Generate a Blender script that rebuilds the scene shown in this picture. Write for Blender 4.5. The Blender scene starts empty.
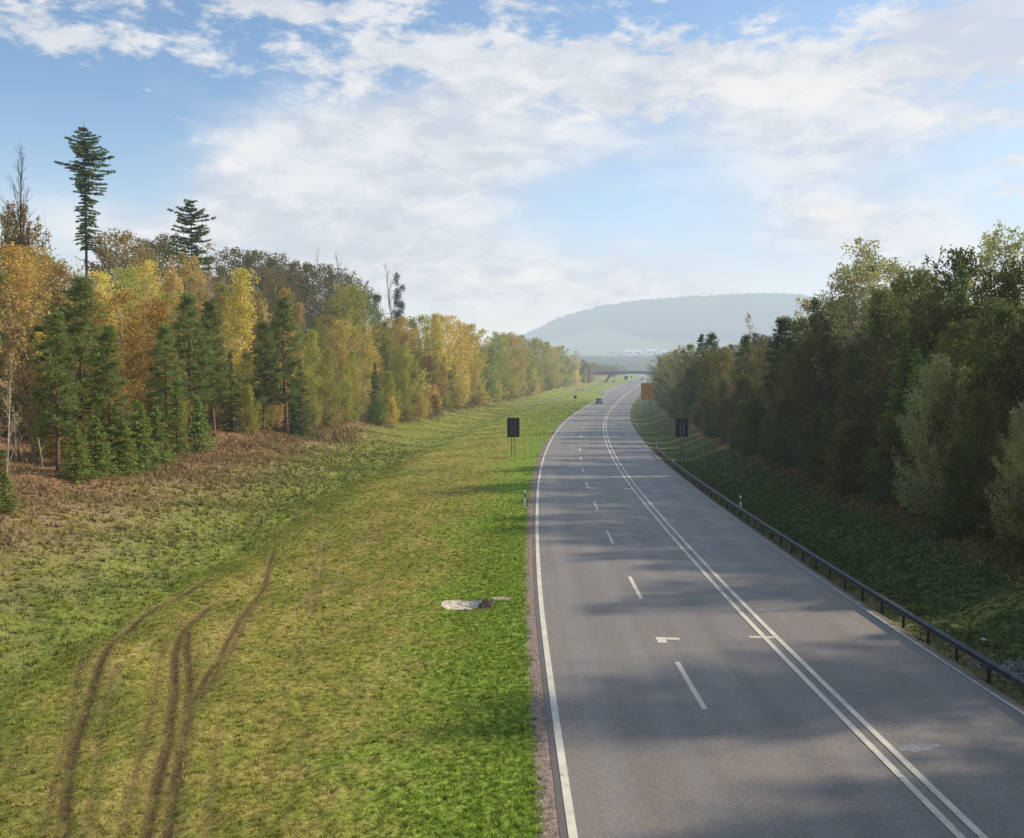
import bpy, math, random
import numpy as np
from mathutils import Vector, Matrix

random.seed(7)
rng = np.random.default_rng(11)
scene = bpy.context.scene
COL = scene.collection
PI = math.pi

# ---------------------------------------------------------------- camera
EYE = 7.9
F = 1000.0
PITCH = math.atan(42.0 / F)
cam_d = bpy.data.cameras.new("camera")
cam_d.sensor_width = 36.0
cam_d.lens = 36.0 * F / 1024.0
cam_d.clip_start = 0.1
cam_d.clip_end = 20000
cam = bpy.data.objects.new("camera", cam_d)
COL.objects.link(cam)
cam.location = (0, 0, EYE)
cam.rotation_euler = (PI / 2 - PITCH, 0, 0)
scene.camera = cam
CP, SP = math.cos(PITCH), math.sin(PITCH)


def ray(px, py):
    """world direction seen at a pixel of the photograph, scaled to Y = 1"""
    cx, cy = (px - 512) / F, (419 - py) / F
    y = CP + cy * SP
    z = -SP + cy * CP
    return cx / y, z / y


def project(x, y, z):
    dz = z - EYE
    dep = y * CP - dz * SP
    up = y * SP + dz * CP
    return 512 + F * x / dep, 419 - F * up / dep


# ---------------------------------------------------------------- road line and terrain
_sy = np.array([-400, 10, 30, 38, 56, 72, 97, 131, 160, 200, 260, 337, 450, 600, 750, 900, 1400, 9000.])
_ss = np.array([-.012, -.012, 0.0, .0135, .0256, .036, .057, .079, .0895, .113, .131, .150, .162, .155, .14, .12, .05, .05])
_Y = np.arange(-400, 9001, 1.0)
_S = np.interp(_Y, _sy, _ss)
_X = np.concatenate([[0], np.cumsum((_S[1:] + _S[:-1]) / 2)])
_X += 1.0 - np.interp(30, _Y, _X)


def xl(Y): return np.interp(Y, _Y, _X)


def sl(Y): return np.interp(Y, _Y, _S)


W = 11.4           # left edge line to right edge line
FALL = 0.025


def zr(Y):
    Y = np.asarray(Y, float)
    s = .0152
    a = np.where(Y < 200, 0, np.where(Y < 350, s * (Y - 200) ** 2 / 300, s * (Y - 275)))
    b = np.interp(Y, [900, 1000, 1200, 1500, 2000, 9000], [9.5, 10.4, 15, 37, 64, 64])
    return np.where(Y < 900, a, b)


_vL = [0, .24, .7, 6, 12, 14, 16, 19, 25, 32, 45, 60, 90, 200, 3000]
_zL = [-.05, .0, -.02, .03, .0, -.14, .15, .95, 2.35, 3.6, 7.0, 11.0, 15, 18, 18]
_uR = [0, .35, .6, 1.5, 3.5, 6, 9, 14, 25, 40, 80, 3000]
_zR = [-.34, -.31, -.46, -.60, -.60, .2, 1.0, 2.2, 4.6, 8, 13, 16]


def hill(X, Y):
    ridge = np.interp(X, [-1500, -700, -200, 42, 154, 280, 410, 600, 730, 860, 1000, 1400, 2500, 4000],
                      [40, 60, 85, 125, 182, 216, 235, 247, 255, 251, 225, 170, 130, 110]) - 64
    t = np.clip((Y - 1850) / (3200 - 1850), 0, 1)
    t = t * t * (3 - 2 * t)
    back = np.interp(Y, [3200, 5000, 9000], [1, .7, .5])
    return np.maximum(ridge, -20) * t * back


def ground_z(X, Y):
    X = np.asarray(X, float); Y = np.asarray(Y, float)
    off = (X - xl(Y)) / np.sqrt(1 + sl(Y) ** 2)
    fade = np.interp(Y, [650, 1000], [1, .1])
    hL = np.interp(Y, [0, 220, 300, 400, 600, 800], [1, 1, .8, .5, .35, .2])
    hR = np.interp(Y, [0, 250, 400, 600], [1, 1, .6, .3])
    v = np.maximum(-off, 0)
    zl = np.interp(v, _vL, _zL)
    zl = np.minimum(zl, 2.35) + np.maximum(zl - 2.35, 0) * hL
    u = np.maximum(off - W, 0)
    zR = np.interp(u, _uR, _zR)
    zR = np.minimum(zR, 1.0) + np.maximum(zR - 1.0, 0) * hR
    mid = -FALL * off - .06
    z = np.where(off < 0, zl, np.where(off > W, zR, mid))
    z = z * fade
    amp = np.clip(np.maximum(v - 1, u - 1) / 12, 0, 1)
    z = z + amp * (.16 * np.sin(X * .31 + Y * .17) + .10 * np.sin(X * .9 - Y * .53 + 1) + .05 * np.sin(X * 1.9 + Y * 1.3))
    und = .02 * np.sin(X * 1.1 + Y * .5) * np.sin(Y * .37) * (v > .8)
    return z + und + zr(Y) + hill(X, Y)


def road_pt(Y, off, dz=0.0):
    """a point on the road plane, off metres right of the left edge line"""
    s = float(sl(Y)); n = math.sqrt(1 + s * s)
    return Vector((float(xl(Y)) + off * n, Y, float(zr(Y)) - FALL * off * float(np.interp(Y, [650, 1000], [1, .1])) + dz))


def at_ground(px, py):
    """where the view through a pixel meets the terrain"""
    rx, rz = ray(px, py)
    lo = 12.0; y = lo
    while y < 4000:
        if EYE + rz * y < float(ground_z(rx * y, y)):
            break
        lo = y; y += max(.25, y * .01)
    hi = y
    for _ in range(25):
        m = (lo + hi) / 2
        if EYE + rz * m < float(ground_z(rx * m, m)): hi = m
        else: lo = m
    return rx * hi, hi


# ---------------------------------------------------------------- node helpers
def newmat(name):
    m = bpy.data.materials.new(name); m.use_nodes = True
    nt = m.node_tree; nt.nodes.clear()
    m.cycles.emission_sampling = 'NONE'
    return m, nt


class N:
    """small node-graph writer"""
    def __init__(s, nt): s.nt = nt

    def node(s, t, **k):
        n = s.nt.nodes.new(t)
        for a, b in k.items(): setattr(n, a, b)
        return n

    def put(s, sock, v):
        if isinstance(v, bpy.types.NodeSocket): s.nt.links.new(v, sock)
        elif v is not None:
            if sock.type == 'RGBA' and len(v) == 3: v = (*v, 1)
            sock.default_value = v

    def math(s, op, a, b=None, c=None, clamp=False):
        n = s.node('ShaderNodeMath', operation=op, use_clamp=clamp)
        s.put(n.inputs[0], a)
        if b is not None: s.put(n.inputs[1], b)
        if c is not None: s.put(n.inputs[2], c)
        return n.outputs[0]

    def ramp(s, v, a, b, lo=0., hi=1., smooth=True):
        n = s.node('ShaderNodeMapRange', interpolation_type='SMOOTHSTEP' if smooth else 'LINEAR')
        s.put(n.inputs[0], v); s.put(n.inputs[1], a); s.put(n.inputs[2], b); s.put(n.inputs[3], lo); s.put(n.inputs[4], hi)
        return n.outputs[0]

    def mix(s, f, a, b, mode='MIX'):
        n = s.node('ShaderNodeMix', data_type='RGBA', blend_type=mode)
        s.put(n.inputs[0], f); s.put(n.inputs[6], a); s.put(n.inputs[7], b)
        return n.outputs[2]

    def noise(s, vec, scale, detail=4, rough=.55, dist=0.):
        n = s.node('ShaderNodeTexNoise')
        if vec is not None: s.put(n.inputs['Vector'], vec)
        n.inputs['Scale'].default_value = scale; n.inputs['Detail'].default_value = detail
        n.inputs['Roughness'].default_value = rough; n.inputs['Distortion'].default_value = dist
        return n.outputs[0]

    def attr(s, name):
        return s.node('ShaderNodeAttribute', attribute_name=name).outputs['Fac']

    def pos(s): return s.node('ShaderNodeNewGeometry').outputs['Position']

    def mapping(s, vec, scale=(1, 1, 1), rot=(0, 0, 0), loc=(0, 0, 0)):
        n = s.node('ShaderNodeMapping')
        s.put(n.inputs[0], vec); n.inputs['Scale'].default_value = scale
        n.inputs['Rotation'].default_value = rot; n.inputs['Location'].default_value = loc
        return n.outputs[0]

    def bump(s, h, strength=.5, dist=.1):
        n = s.node('ShaderNodeBump'); n.inputs['Strength'].default_value = strength
        n.inputs['Distance'].default_value = dist; s.put(n.inputs['Height'], h)
        return n.outputs[0]

    def bsdf(s, col, rough=.8, normal=None, spec=.3, metal=0.):
        n = s.node('ShaderNodeBsdfPrincipled')
        s.put(n.inputs['Base Color'], col); s.put(n.inputs['Roughness'], rough)
        n.inputs['Specular IOR Level'].default_value = spec; n.inputs['Metallic'].default_value = metal
        if normal is not None: s.put(n.inputs['Normal'], normal)
        return n.outputs[0]

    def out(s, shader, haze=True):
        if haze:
            # painted haze: emission mixed in by distance from the camera spot, fixed in world
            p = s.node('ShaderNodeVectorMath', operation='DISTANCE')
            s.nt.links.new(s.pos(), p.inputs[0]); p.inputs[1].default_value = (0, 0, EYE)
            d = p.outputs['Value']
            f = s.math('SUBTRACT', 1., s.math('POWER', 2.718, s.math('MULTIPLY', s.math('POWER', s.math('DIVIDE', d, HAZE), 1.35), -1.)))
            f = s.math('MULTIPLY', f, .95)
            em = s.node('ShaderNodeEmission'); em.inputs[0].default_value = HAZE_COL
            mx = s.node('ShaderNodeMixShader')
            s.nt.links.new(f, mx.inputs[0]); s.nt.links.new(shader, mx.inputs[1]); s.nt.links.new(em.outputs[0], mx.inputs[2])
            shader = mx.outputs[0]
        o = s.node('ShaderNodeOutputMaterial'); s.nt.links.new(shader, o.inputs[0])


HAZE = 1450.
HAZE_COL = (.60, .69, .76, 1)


def simple(name, col, rough=.6, metal=0., spec=.4, var=.25, scale=8.):
    m, nt = newmat(name); g = N(nt)
    c = N.noise(g, g.pos(), scale, 4)
    a = tuple(max(0, x * (1 - var)) for x in col); b = tuple(min(1, x * (1 + var)) for x in col)
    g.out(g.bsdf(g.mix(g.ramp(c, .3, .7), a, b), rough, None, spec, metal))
    return m


# ---------------------------------------------------------------- mesh helpers
def mesh_np(name, verts, faces, mat, parent=None, smooth=False, attrs=None, mats=None, midx=None):
    """faces: int array (n,3|4) or a list of such arrays"""
    if not isinstance(faces, (list, tuple)): faces = [faces]
    faces = [np.asarray(f, np.int32) for f in faces if len(f)]
    me = bpy.data.meshes.new(name)
    verts = np.asarray(verts, np.float32)
    me.vertices.add(len(verts)); me.vertices.foreach_set('co', verts.ravel())
    loops = np.concatenate([f.ravel() for f in faces])
    tot = np.concatenate([np.full(len(f), f.shape[1], np.int32) for f in faces])
    start = np.concatenate([[0], np.cumsum(tot)[:-1]]).astype(np.int32)
    me.loops.add(len(loops)); me.loops.foreach_set('vertex_index', loops)
    me.polygons.add(len(tot)); me.polygons.foreach_set('loop_start', start)
    try: me.polygons.foreach_set('loop_total', tot)
    except Exception: pass
    me.polygons.foreach_set('use_smooth', np.full(len(tot), smooth))
    for m in (mats or [mat]): me.materials.append(m)
    if midx is not None: me.polygons.foreach_set('material_index', np.asarray(midx, np.int32))
    if attrs:
        for k, a in attrs.items():
            at = me.attributes.new(k, 'FLOAT', 'POINT'); at.data.foreach_set('value', np.asarray(a, np.float32))
    me.update(calc_edges=True); me.validate()
    o = bpy.data.objects.new(name, me); COL.objects.link(o)
    if parent: o.parent = parent
    return o


class MB:
    """collects boxes, tubes and quads into one mesh"""
    def __init__(s): s.v = []; s.q = []; s.t = []; s.n = 0

    def add(s, v, q=None, t=None):
        v = np.asarray(v, float).reshape(-1, 3)
        if q is not None and len(q): s.q.append(np.asarray(q, int) + s.n)
        if t is not None and len(t): s.t.append(np.asarray(t, int) + s.n)
        s.v.append(v); s.n += len(v)

    def box(s, c, d, rot=None, taper=1.0):
        x, y, z = [k / 2 for k in d]; k = taper
        v = np.array([(-x, -y, -z), (x, -y, -z), (x, y, -z), (-x, y, -z), (-x * k, -y * k, z), (x * k, -y * k, z), (x * k, y * k, z), (-x * k, y * k, z)])
        if rot is not None: v = v @ np.array(Matrix.Rotation(rot, 3, 'Z')).T
        s.add(v + np.array(c), [(0, 3, 2, 1), (4, 5, 6, 7), (0, 1, 5, 4), (1, 2, 6, 5), (2, 3, 7, 6), (3, 0, 4, 7)])

    def tube(s, pts, rad, k=6, caps=True):
        P = np.asarray(pts, float); n = len(P)
        R = np.broadcast_to(np.asarray(rad, float), (n,))
        T = np.gradient(P, axis=0); T /= np.linalg.norm(T, axis=1)[:, None] + 1e-9
        ref = np.array([0, 0, 1.]) if abs(T[0][2]) < .9 else np.array([1., 0, 0])
        A = np.cross(T, ref); A /= np.linalg.norm(A, axis=1)[:, None] + 1e-9
        B = np.cross(T, A)
        a = np.arange(k) * 2 * PI / k
        V = P[:, None] + R[:, None, None] * (np.cos(a)[None, :, None] * A[:, None] + np.sin(a)[None, :, None] * B[:, None])
        q = []
        for i in range(n - 1):
            for j in range(k):
                q.append((i * k + j, i * k + (j + 1) % k, (i + 1) * k + (j + 1) % k, (i + 1) * k + j))
        V = V.reshape(-1, 3); t = None
        if caps:
            V = np.vstack([V, P[0], P[-1]]); t = []
            for j in range(k):
                t.append((n * k, (j + 1) % k, j)); t.append((n * k + 1, (n - 1) * k + j, (n - 1) * k + (j + 1) % k))
        s.add(V, q, t)

    def strip(s, A, B):
        A = np.asarray(A, float); B = np.asarray(B, float); n = len(A)
        s.add(np.vstack([A, B]), [(i, i + 1, n + i + 1, n + i) for i in range(n - 1)][::1])

    def build(s, name, mat, parent=None, smooth=False, attrs=None):
        f = []
        if s.q: f.append(np.vstack(s.q))
        if s.t: f.append(np.vstack(s.t))
        return mesh_np(name, np.vstack(s.v), f, mat, parent, smooth, attrs)


def tag(o, label=None, cat=None, group=None, kind=None):
    if label: o['label'] = label
    if cat: o['category'] = cat
    if group: o['group'] = group
    if kind: o['kind'] = kind
    return o


def empty(name, loc=(0, 0, 0), rz=0., parent=None):
    o = bpy.data.objects.new(name, None); COL.objects.link(o)
    o.location = loc; o.rotation_euler = (0, 0, rz); o.empty_display_size = .3
    if parent: o.parent = parent
    return o


# ---------------------------------------------------------------- ground colour (shared by soil and grass blades)
def ground_colour(g, blades=False):
    off, sta, rut, nz = g.attr('off'), g.attr('sta'), g.attr('rut'), g.pos()
    big = g.noise(nz, .16, 4, .6); med = g.noise(nz, .9, 5, .65); fine = g.noise(nz, 6., 5, .7); tiny = g.noise(nz, 26., 3, .7)
    stretch = g.noise(g.mapping(nz, (1.2, .12, 1)), 1.0, 4, .6)
    v = g.math('MULTIPLY', off, -1.)
    vj = g.math('ADD', g.math('ADD', v, g.math('MULTIPLY', g.math('SUBTRACT', med, .5), 6.)), g.math('MULTIPLY', g.math('SUBTRACT', big, .5), 7.))
    vj = g.math('ADD', vj, g.math('MULTIPLY', g.math('SUBTRACT', fine, .5), 2.))
    vk = g.math('ADD', v, g.math('MULTIPLY', g.math('SUBTRACT', fine, .5), .5))
    # mown field: olive with straw and moss
    c = g.mix(g.ramp(med, .35, .68), FIELD_A, FIELD_B)
    c = g.mix(g.math('MULTIPLY', g.ramp(stretch, .45, .75), .5), c, STRAW)
    c = g.mix(g.math('MULTIPLY', g.ramp(big, .5, .7), .45), c, MOSS)
    # lush verge beside the road, and far down the road
    lw = g.math('MULTIPLY', g.ramp(vj, 5.6, 1.6), g.ramp(med, .22, .5, .55, 1.))
    lw = g.math('MAXIMUM', lw, g.math('MULTIPLY', g.ramp(sta, 85., 190.), g.ramp(g.noise(g.mapping(nz, (.5, .12, 1)), 1., 5, .6), .3, .65, .35, .85)))
    c = g.mix(lw, c, g.mix(g.ramp(fine, .3, .7), LUSH_A, LUSH_B))
    # foot of the bank: green again
    toe = g.math('MULTIPLY', g.ramp(vj, 11.8, 14.0), g.ramp(vj, 22.5, 15.5))
    toe = g.math('MULTIPLY', toe, g.ramp(fine, .33, .6, .25, 1.))
    bank = g.ramp(vj, 12.5, 15.5)
    c = g.mix(bank, c, g.mix(g.ramp(med, .38, .62), BANK_A, BANK_B))
    c = g.mix(g.math('MULTIPLY', toe, .7), c, LUSH_A)
    bgreen = g.math('MULTIPLY', g.ramp(sta, 75., 150.), g.ramp(vj, 24., 20.))
    c = g.mix(g.math('MULTIPLY', bgreen, bank), c, BANK_G)
    # woodland floor
    wf = g.ramp(vj, 21.5, 25.5)
    c = g.mix(wf, c, g.mix(g.ramp(fine, .35, .65), LITTER_A, LITTER_B))
    # right verge
    rj = g.math('ADD', off, g.math('MULTIPLY', g.math('SUBTRACT', med, .5), 3.))
    rc = g.mix(g.ramp(med, .38, .65), RV_A, RV_B)
    rc = g.mix(g.ramp(fine, .45, .75), rc, RV_C)
    rc = g.mix(g.ramp(rj, 17.5, 20.), rc, LITTER_A)
    rc = g.mix(g.math('MULTIPLY', g.ramp(rj, 13.6, 12.2), .7), rc, (.16, .14, .065))
    c = g.mix(g.ramp(off, 5., 6.), c, rc)
    # bare spots, ruts and wear
    soil = g.mix(g.ramp(fine, .3, .7), SOIL_A, SOIL_B)
    bare = g.math('MULTIPLY', g.ramp(fine, .60, .74), g.ramp(med, .40, .6))
    bare = g.math('MULTIPLY', bare, g.math('ADD', .35, g.math('MULTIPLY', bank, .6)))
    c = g.mix(g.math('MULTIPLY', bare, g.ramp(sta, 200., 90.)), c, soil)
    rm = g.math('MULTIPLY', g.ramp(rut, .05, .4), g.ramp(fine, .33, .58, .2, 1.))
    c = g.mix(g.math('MULTIPLY', rm, .55), c, (.25, .155, .075))
    rm = g.math('MULTIPLY', g.ramp(rut, .28, .70), g.math('MULTIPLY', g.ramp(fine, .34, .54, .25, 1.), g.ramp(med, .32, .55, .4, 1.)))
    c = g.mix(g.math('MULTIPLY', rm, .9), c, (.085, .052, .026))
    if not blades:
        # gravelly shoulder strip on both sides of the asphalt
        sh = g.math('MULTIPLY', g.ramp(vk, .66, .50), g.ramp(off, 5., 4.9))
        sh = g.math('MAXIMUM', sh, g.math('MULTIPLY', g.math('MULTIPLY', g.ramp(off, 11.86, 11.76), g.ramp(off, 5., 5.1)), .6))
        gr = g.mix(g.ramp(tiny, .35, .7), (.24, .17, .125), (.42, .33, .27))
        c = g.mix(sh, c, gr)
        # distant fields and woods
        far = g.ramp(sta, 800., 1000.)
        fld = g.mix(g.ramp(g.noise(g.mapping(nz, (.4, 1.6, 1)), .0035, 3), .42, .58), (.17, .26, .08), (.30, .36, .14))
        c = g.mix(far, c, fld)
        c = g.mix(g.attr('wood'), c, g.mix(g.ramp(g.noise(nz, .02, 6, .7), .35, .65), (.018, .035, .03), (.06, .07, .04)))
    shade = g.math('MULTIPLY', g.ramp(fine, .25, .75, .50, 1.42), g.ramp(tiny, .25, .75, .68, 1.3))
    mul = g.node('ShaderNodeVectorMath', operation='SCALE')
    g.nt.links.new(c, mul.inputs[0]); g.put(mul.inputs['Scale'], shade)
    return mul.outputs[0], fine, tiny, med


FIELD_A = (.235, .24, .040); FIELD_B = (.375, .32, .080); STRAW = (.50, .36, .14); MOSS = (.18, .23, .035)
LUSH_A = (.16, .26, .028); LUSH_B = (.31, .40, .062)
BANK_A = (.34, .235, .135); BANK_B = (.265, .215, .060); BANK_G = (.225, .24, .045)
LITTER_A = (.21, .11, .05); LITTER_B = (.34, .20, .11)
RV_A = (.06, .10, .026); RV_B = (.11, .145, .036); RV_C = (.13, .11, .045)
SOIL_A = (.105, .068, .040); SOIL_B = (.19, .125, .08)

mat_ground, nt = newmat("ground_cover"); g = N(nt)
c, fine, tiny, med = ground_colour(g)
h = g.math('ADD', g.math('MULTIPLY', fine, 1.), g.math('MULTIPLY', tiny, .5))
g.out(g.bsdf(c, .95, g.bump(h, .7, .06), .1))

mat_blade, nt = newmat("grass_blades"); g = N(nt)
c, fine, tiny, med = ground_colour(g, True)
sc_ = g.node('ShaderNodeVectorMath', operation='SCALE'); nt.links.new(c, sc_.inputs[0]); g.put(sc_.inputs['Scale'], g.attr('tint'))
gn = g.node('ShaderNodeNewGeometry'); vs = g.node('ShaderNodeVectorMath', operation='SCALE'); nt.links.new(gn.outputs['Normal'], vs.inputs[0]); vs.inputs['Scale'].default_value = .55
va = g.node('ShaderNodeVectorMath', operation='ADD'); nt.links.new(vs.outputs[0], va.inputs[0]); va.inputs[1].default_value = (0, 0, 1)
vn = g.node('ShaderNodeVectorMath', operation='NORMALIZE'); nt.links.new(va.outputs[0], vn.inputs[0])
d_ = g.node('ShaderNodeBsdfDiffuse'); nt.links.new(sc_.outputs[0], d_.inputs[0]); nt.links.new(vn.outputs[0], d_.inputs['Normal'])
t_ = g.node('ShaderNodeBsdfTranslucent'); nt.links.new(sc_.outputs[0], t_.inputs[0])
mx = g.node('ShaderNodeMixShader'); mx.inputs[0].default_value = .22
nt.links.new(d_.outputs[0], mx.inputs[1]); nt.links.new(t_.outputs[0], mx.inputs[2])
g.out(mx.outputs[0])

# tyre ruts in the field, traced as lines on the ground
RUTS_PX = [
    (1.0, [(62, 838), (66, 790), (74, 743), (86, 707), (98, 668), (113, 641), (137, 621), (168, 602), (211, 579)]),
    (.55, [(42, 838), (60, 760), (72, 712), (78, 668), (88, 650), (110, 636)]),
    (1.0, [(145, 838), (156, 785), (168, 739), (174, 692), (174, 653), (184, 629), (207, 608), (227, 602)]),
    (.9, [(166, 838), (176, 775), (186, 723), (189, 676), (186, 649), (188, 632)]),
    (.8, [(191, 703), (205, 678), (219, 657), (234, 629), (250, 606), (266, 579), (273, 551)]),
    (.6, [(178, 760), (192, 712), (212, 680), (228, 655), (243, 625), (258, 603)]),
    (.5, [(312, 614), (322, 563), (324, 543)]), (.4, [(306, 608), (314, 570), (318, 545)]),
    (.45, [(211, 579), (240, 561), (262, 547), (289, 524), (318, 507)]),
    (.6, [(289, 524), (303, 503), (330, 487), (362, 474), (392, 462)]), (.8, [(376, 530), (381, 531), (386, 530)]), (.7, [(388, 465), (396, 466)]),
    (1.0, [(496, 458), (503, 457.5), (511, 458)]), (.7, [(330, 476), (336, 474)]), (.6, [(246, 468), (252, 470)]),
    (.5, [(84, 838), (92, 780), (100, 730), (108, 690), (118, 662)]), (.5, [(118, 838), (136, 770), (150, 715), (158, 670), (162, 640)]), (.45, [(205, 838), (212, 770), (218, 720)]),
    (.3, [(258, 838), (270, 760), (283, 690), (300, 640)]), (.3, [(285, 838), (298, 760), (306, 690)]),
]
RUTS = [(w, np.array([at_ground(*p) for p in pl])) for w, pl in RUTS_PX]


def rut_field(X, Y):
    out = np.zeros_like(X)
    m = (Y < 110) & (X < 3) & (X > -20)
    x, y = X[m], Y[m]
    best = np.zeros_like(x)
    for w, P in RUTS:
        d2 = np.full_like(x, 1e9)
        for a, b in zip(P[:-1], P[1:]):
            ab = b - a; L = (ab ** 2).sum()
            t = np.clip(((x - a[0]) * ab[0] + (y - a[1]) * ab[1]) / L, 0, 1)
            d2 = np.minimum(d2, (x - a[0] - t * ab[0]) ** 2 + (y - a[1] - t * ab[1]) ** 2)
        best = np.maximum(best, w * (.60 * np.exp(-d2 / .085 ** 2) + .40 * np.exp(-d2 / .30 ** 2)))
    out[m] = best
    return out


def seq(*segs):
    o = []
    for a, b, st in segs: o.append(np.arange(a, b, st))
    return np.concatenate(o)


INLET = np.array(at_ground(467, 604.5))

Ys = np.concatenate([seq((-80, 12, 3), (12, 34, .11), (34, 48, .18), (48, 75, .3), (75, 150, 1.0), (150, 400, 3), (400, 1000, 8), (1000, 4200, 40)), [4200, 5000, 7000, 9000]])
Vs = np.concatenate([[-6000, -4000, -2500, -1500], seq((-1000, -200, 50), (-200, -60, 8), (-60, -26, 2), (-26, -16, .4), (-16, -.9, .085), (-.9, -.26, .08)),
                     [-.245, -.20, 0, 3, 6, 9, 11.4, 11.70, 11.76], seq((11.9, 13, .15), (13, 22, .5), (22, 60, 3), (60, 200, 10), (200, 1000, 50)), [1000, 1600, 2500, 4000, 6000]])
YY, VV = np.meshgrid(Ys, Vs, indexing='ij')
XX = xl(YY) + VV * np.sqrt(1 + sl(YY) ** 2)
ZZ = ground_z(XX, YY)
rut = rut_field(XX, YY)
ZZ = ZZ - rut * .06
ZZ += np.where((YY < 75) & (VV < -.9) & (VV > -26), rng.normal(0, .014, ZZ.shape), 0)
di = ((XX - INLET[0]) / .85) ** 2 + ((YY - INLET[1]) / .85) ** 2
ZZ -= .27 * np.clip(1.25 - di, 0, 1)
el = (ZZ - EYE) / np.maximum(YY, 1); azx = XX / np.maximum(YY, 1)
thr = .0335 + .0135 * np.exp(-((azx - .088) / .035) ** 2)
wood = np.clip((el - thr) / .002, 0, 1) * (YY > 1850)
ny, nv = YY.shape
idx = np.arange(ny * nv).reshape(ny, nv)
fq = np.stack([idx[:-1, :-1], idx[:-1, 1:], idx[1:, 1:], idx[1:, :-1]], -1).reshape(-1, 4)
ground = mesh_np("ground", np.stack([XX, YY, ZZ], -1).reshape(-1, 3), fq, mat_ground, smooth=True,
                 attrs=dict(off=VV.ravel(), sta=YY.ravel(), rut=rut.ravel(), wood=wood.ravel()))
tag(ground, kind='structure')

# ---------------------------------------------------------------- road
mat_road, nt = newmat("asphalt"); g = N(nt)
off, sta, p = g.attr('off'), g.attr('sta'), g.pos()
big = g.noise(p, .10, 4, .6); med = g.noise(p, .8, 5, .6); fine = g.noise(p, 14, 4, .7); grit = g.noise(p, 60, 3, .8)
lane = g.noise(g.mapping(p, (1.3, .035, 1), (0, 0, -.05)), 1., 4, .6)
c = g.mix(g.ramp(big, .32, .68), (.265, .216, .162), (.335, .280, .212))
c = g.mix(g.math('MULTIPLY', g.ramp(lane, .4, .7), .55), c, (.205, .172, .132))
c = g.mix(g.math('MULTIPLY', g.ramp(med, .5, .8), .35), c, (.28, .268, .25))
mid_ = g.noise(p, 18, 3, .7); mid2 = g.noise(p, 5, 4, .7)
c = g.mix(g.math('MULTIPLY', g.ramp(mid_, .62, .40), .55), c, (.115, .108, .10))
c = g.mix(g.math('MULTIPLY', g.ramp(mid_, .60, .74), .6), c, (.37, .35, .32))
c = g.mix(g.math('MULTIPLY', g.ramp(mid2, .45, .7), .22), c, (.13, .125, .12))
c = g.mix(g.math('MULTIPLY', g.ramp(grit, .55, .8), .55), c, (.38, .36, .34))
c = g.mix(g.math('MULTIPLY', g.ramp(grit, .45, .2), .6), c, (.07, .07, .07))
# darker edge channel beyond the left line, dusty right edge
c = g.mix(g.math('MULTIPLY', g.math('MULTIPLY', g.ramp(off, -.06, -.10), g.ramp(sta, 330., 280.)), .6), c, (.085, .075, .068))
c = g.mix(g.math('MULTIPLY', g.ramp(off, -.02, -.10), g.math('MULTIPLY', g.ramp(sta, 330., 380.), .6)), c, (.34, .28, .24))
c = g.mix(g.math('MULTIPLY', g.ramp(g.math('ADD', off, g.math('MULTIPLY', med, .3)), 11.55, 11.7), .6), c, (.20, .18, .13))
sp = g.noise(p, 38., 2, .5)
c = g.mix(g.ramp(sp, .74, .80), c, (.42, .40, .38))
# oily drip band in each lane, and a faint joint line
for cen in (1.8, 5.3, 9.2):
    b = g.math('ABSOLUTE', g.math('SUBTRACT', off, cen))
    c = g.mix(g.math('MULTIPLY', g.ramp(b, .55, .1), .10), c, (.10, .10, .10))
for cen in (.95, 2.7, 4.45, 6.2, 8.3, 10.1):
    b = g.math('ABSOLUTE', g.math('SUBTRACT', off, cen))
    c = g.mix(g.math('MULTIPLY', g.ramp(b, .4, .1), .14), c, (.30, .295, .29))
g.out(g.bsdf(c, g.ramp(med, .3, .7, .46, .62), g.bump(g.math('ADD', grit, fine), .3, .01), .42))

Yr = np.concatenate([seq((-60, 60, 1.), (60, 400, 3), (400, 1190, 8)), [1190]])
offs = np.array([-.25, -.22, 0, 1.5, 3, 4.5, 6, 7.5, 9, 10.5, 11.4, 11.66, 11.70])
YR, VR = np.meshgrid(Yr, offs, indexing='ij')
XR = xl(YR) + VR * np.sqrt(1 + sl(YR) ** 2)
ZR = zr(YR) - FALL * VR * np.interp(YR, [650, 1000], [1, .1]) + .0
# widening (lay-by) on the left at 380-560 m
edge = (VR < 0)
wid = np.interp(YR, [330, 372, 384, 440, 520, 640], [0, 0, 3.6, 4.2, 2.5, 0]) * edge
XR -= wid
ZR[:, 0] -= .10; ZR[:, -1] -= .12
ZR += .02 * (YR > 300)
ZR += np.interp(YR, [300, 330, 700, 1000], [0, .12, .2, .3])
i2 = np.arange(YR.size).reshape(YR.shape)
fr = np.stack([i2[:-1, :-1], i2[:-1, 1:], i2[1:, 1:], i2[1:, :-1]], -1).reshape(-1, 4)
road = mesh_np("road", np.stack([XR, YR, ZR], -1).reshape(-1, 3), fr, mat_road, smooth=False, attrs=dict(off=VR.ravel(), sta=YR.ravel()))
tag(road, kind='structure')


def lift(Y): return float(np.interp(Y, [300, 330, 700, 1000], [0, .12, .2, .3]) + .02 * (Y > 300))


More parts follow.
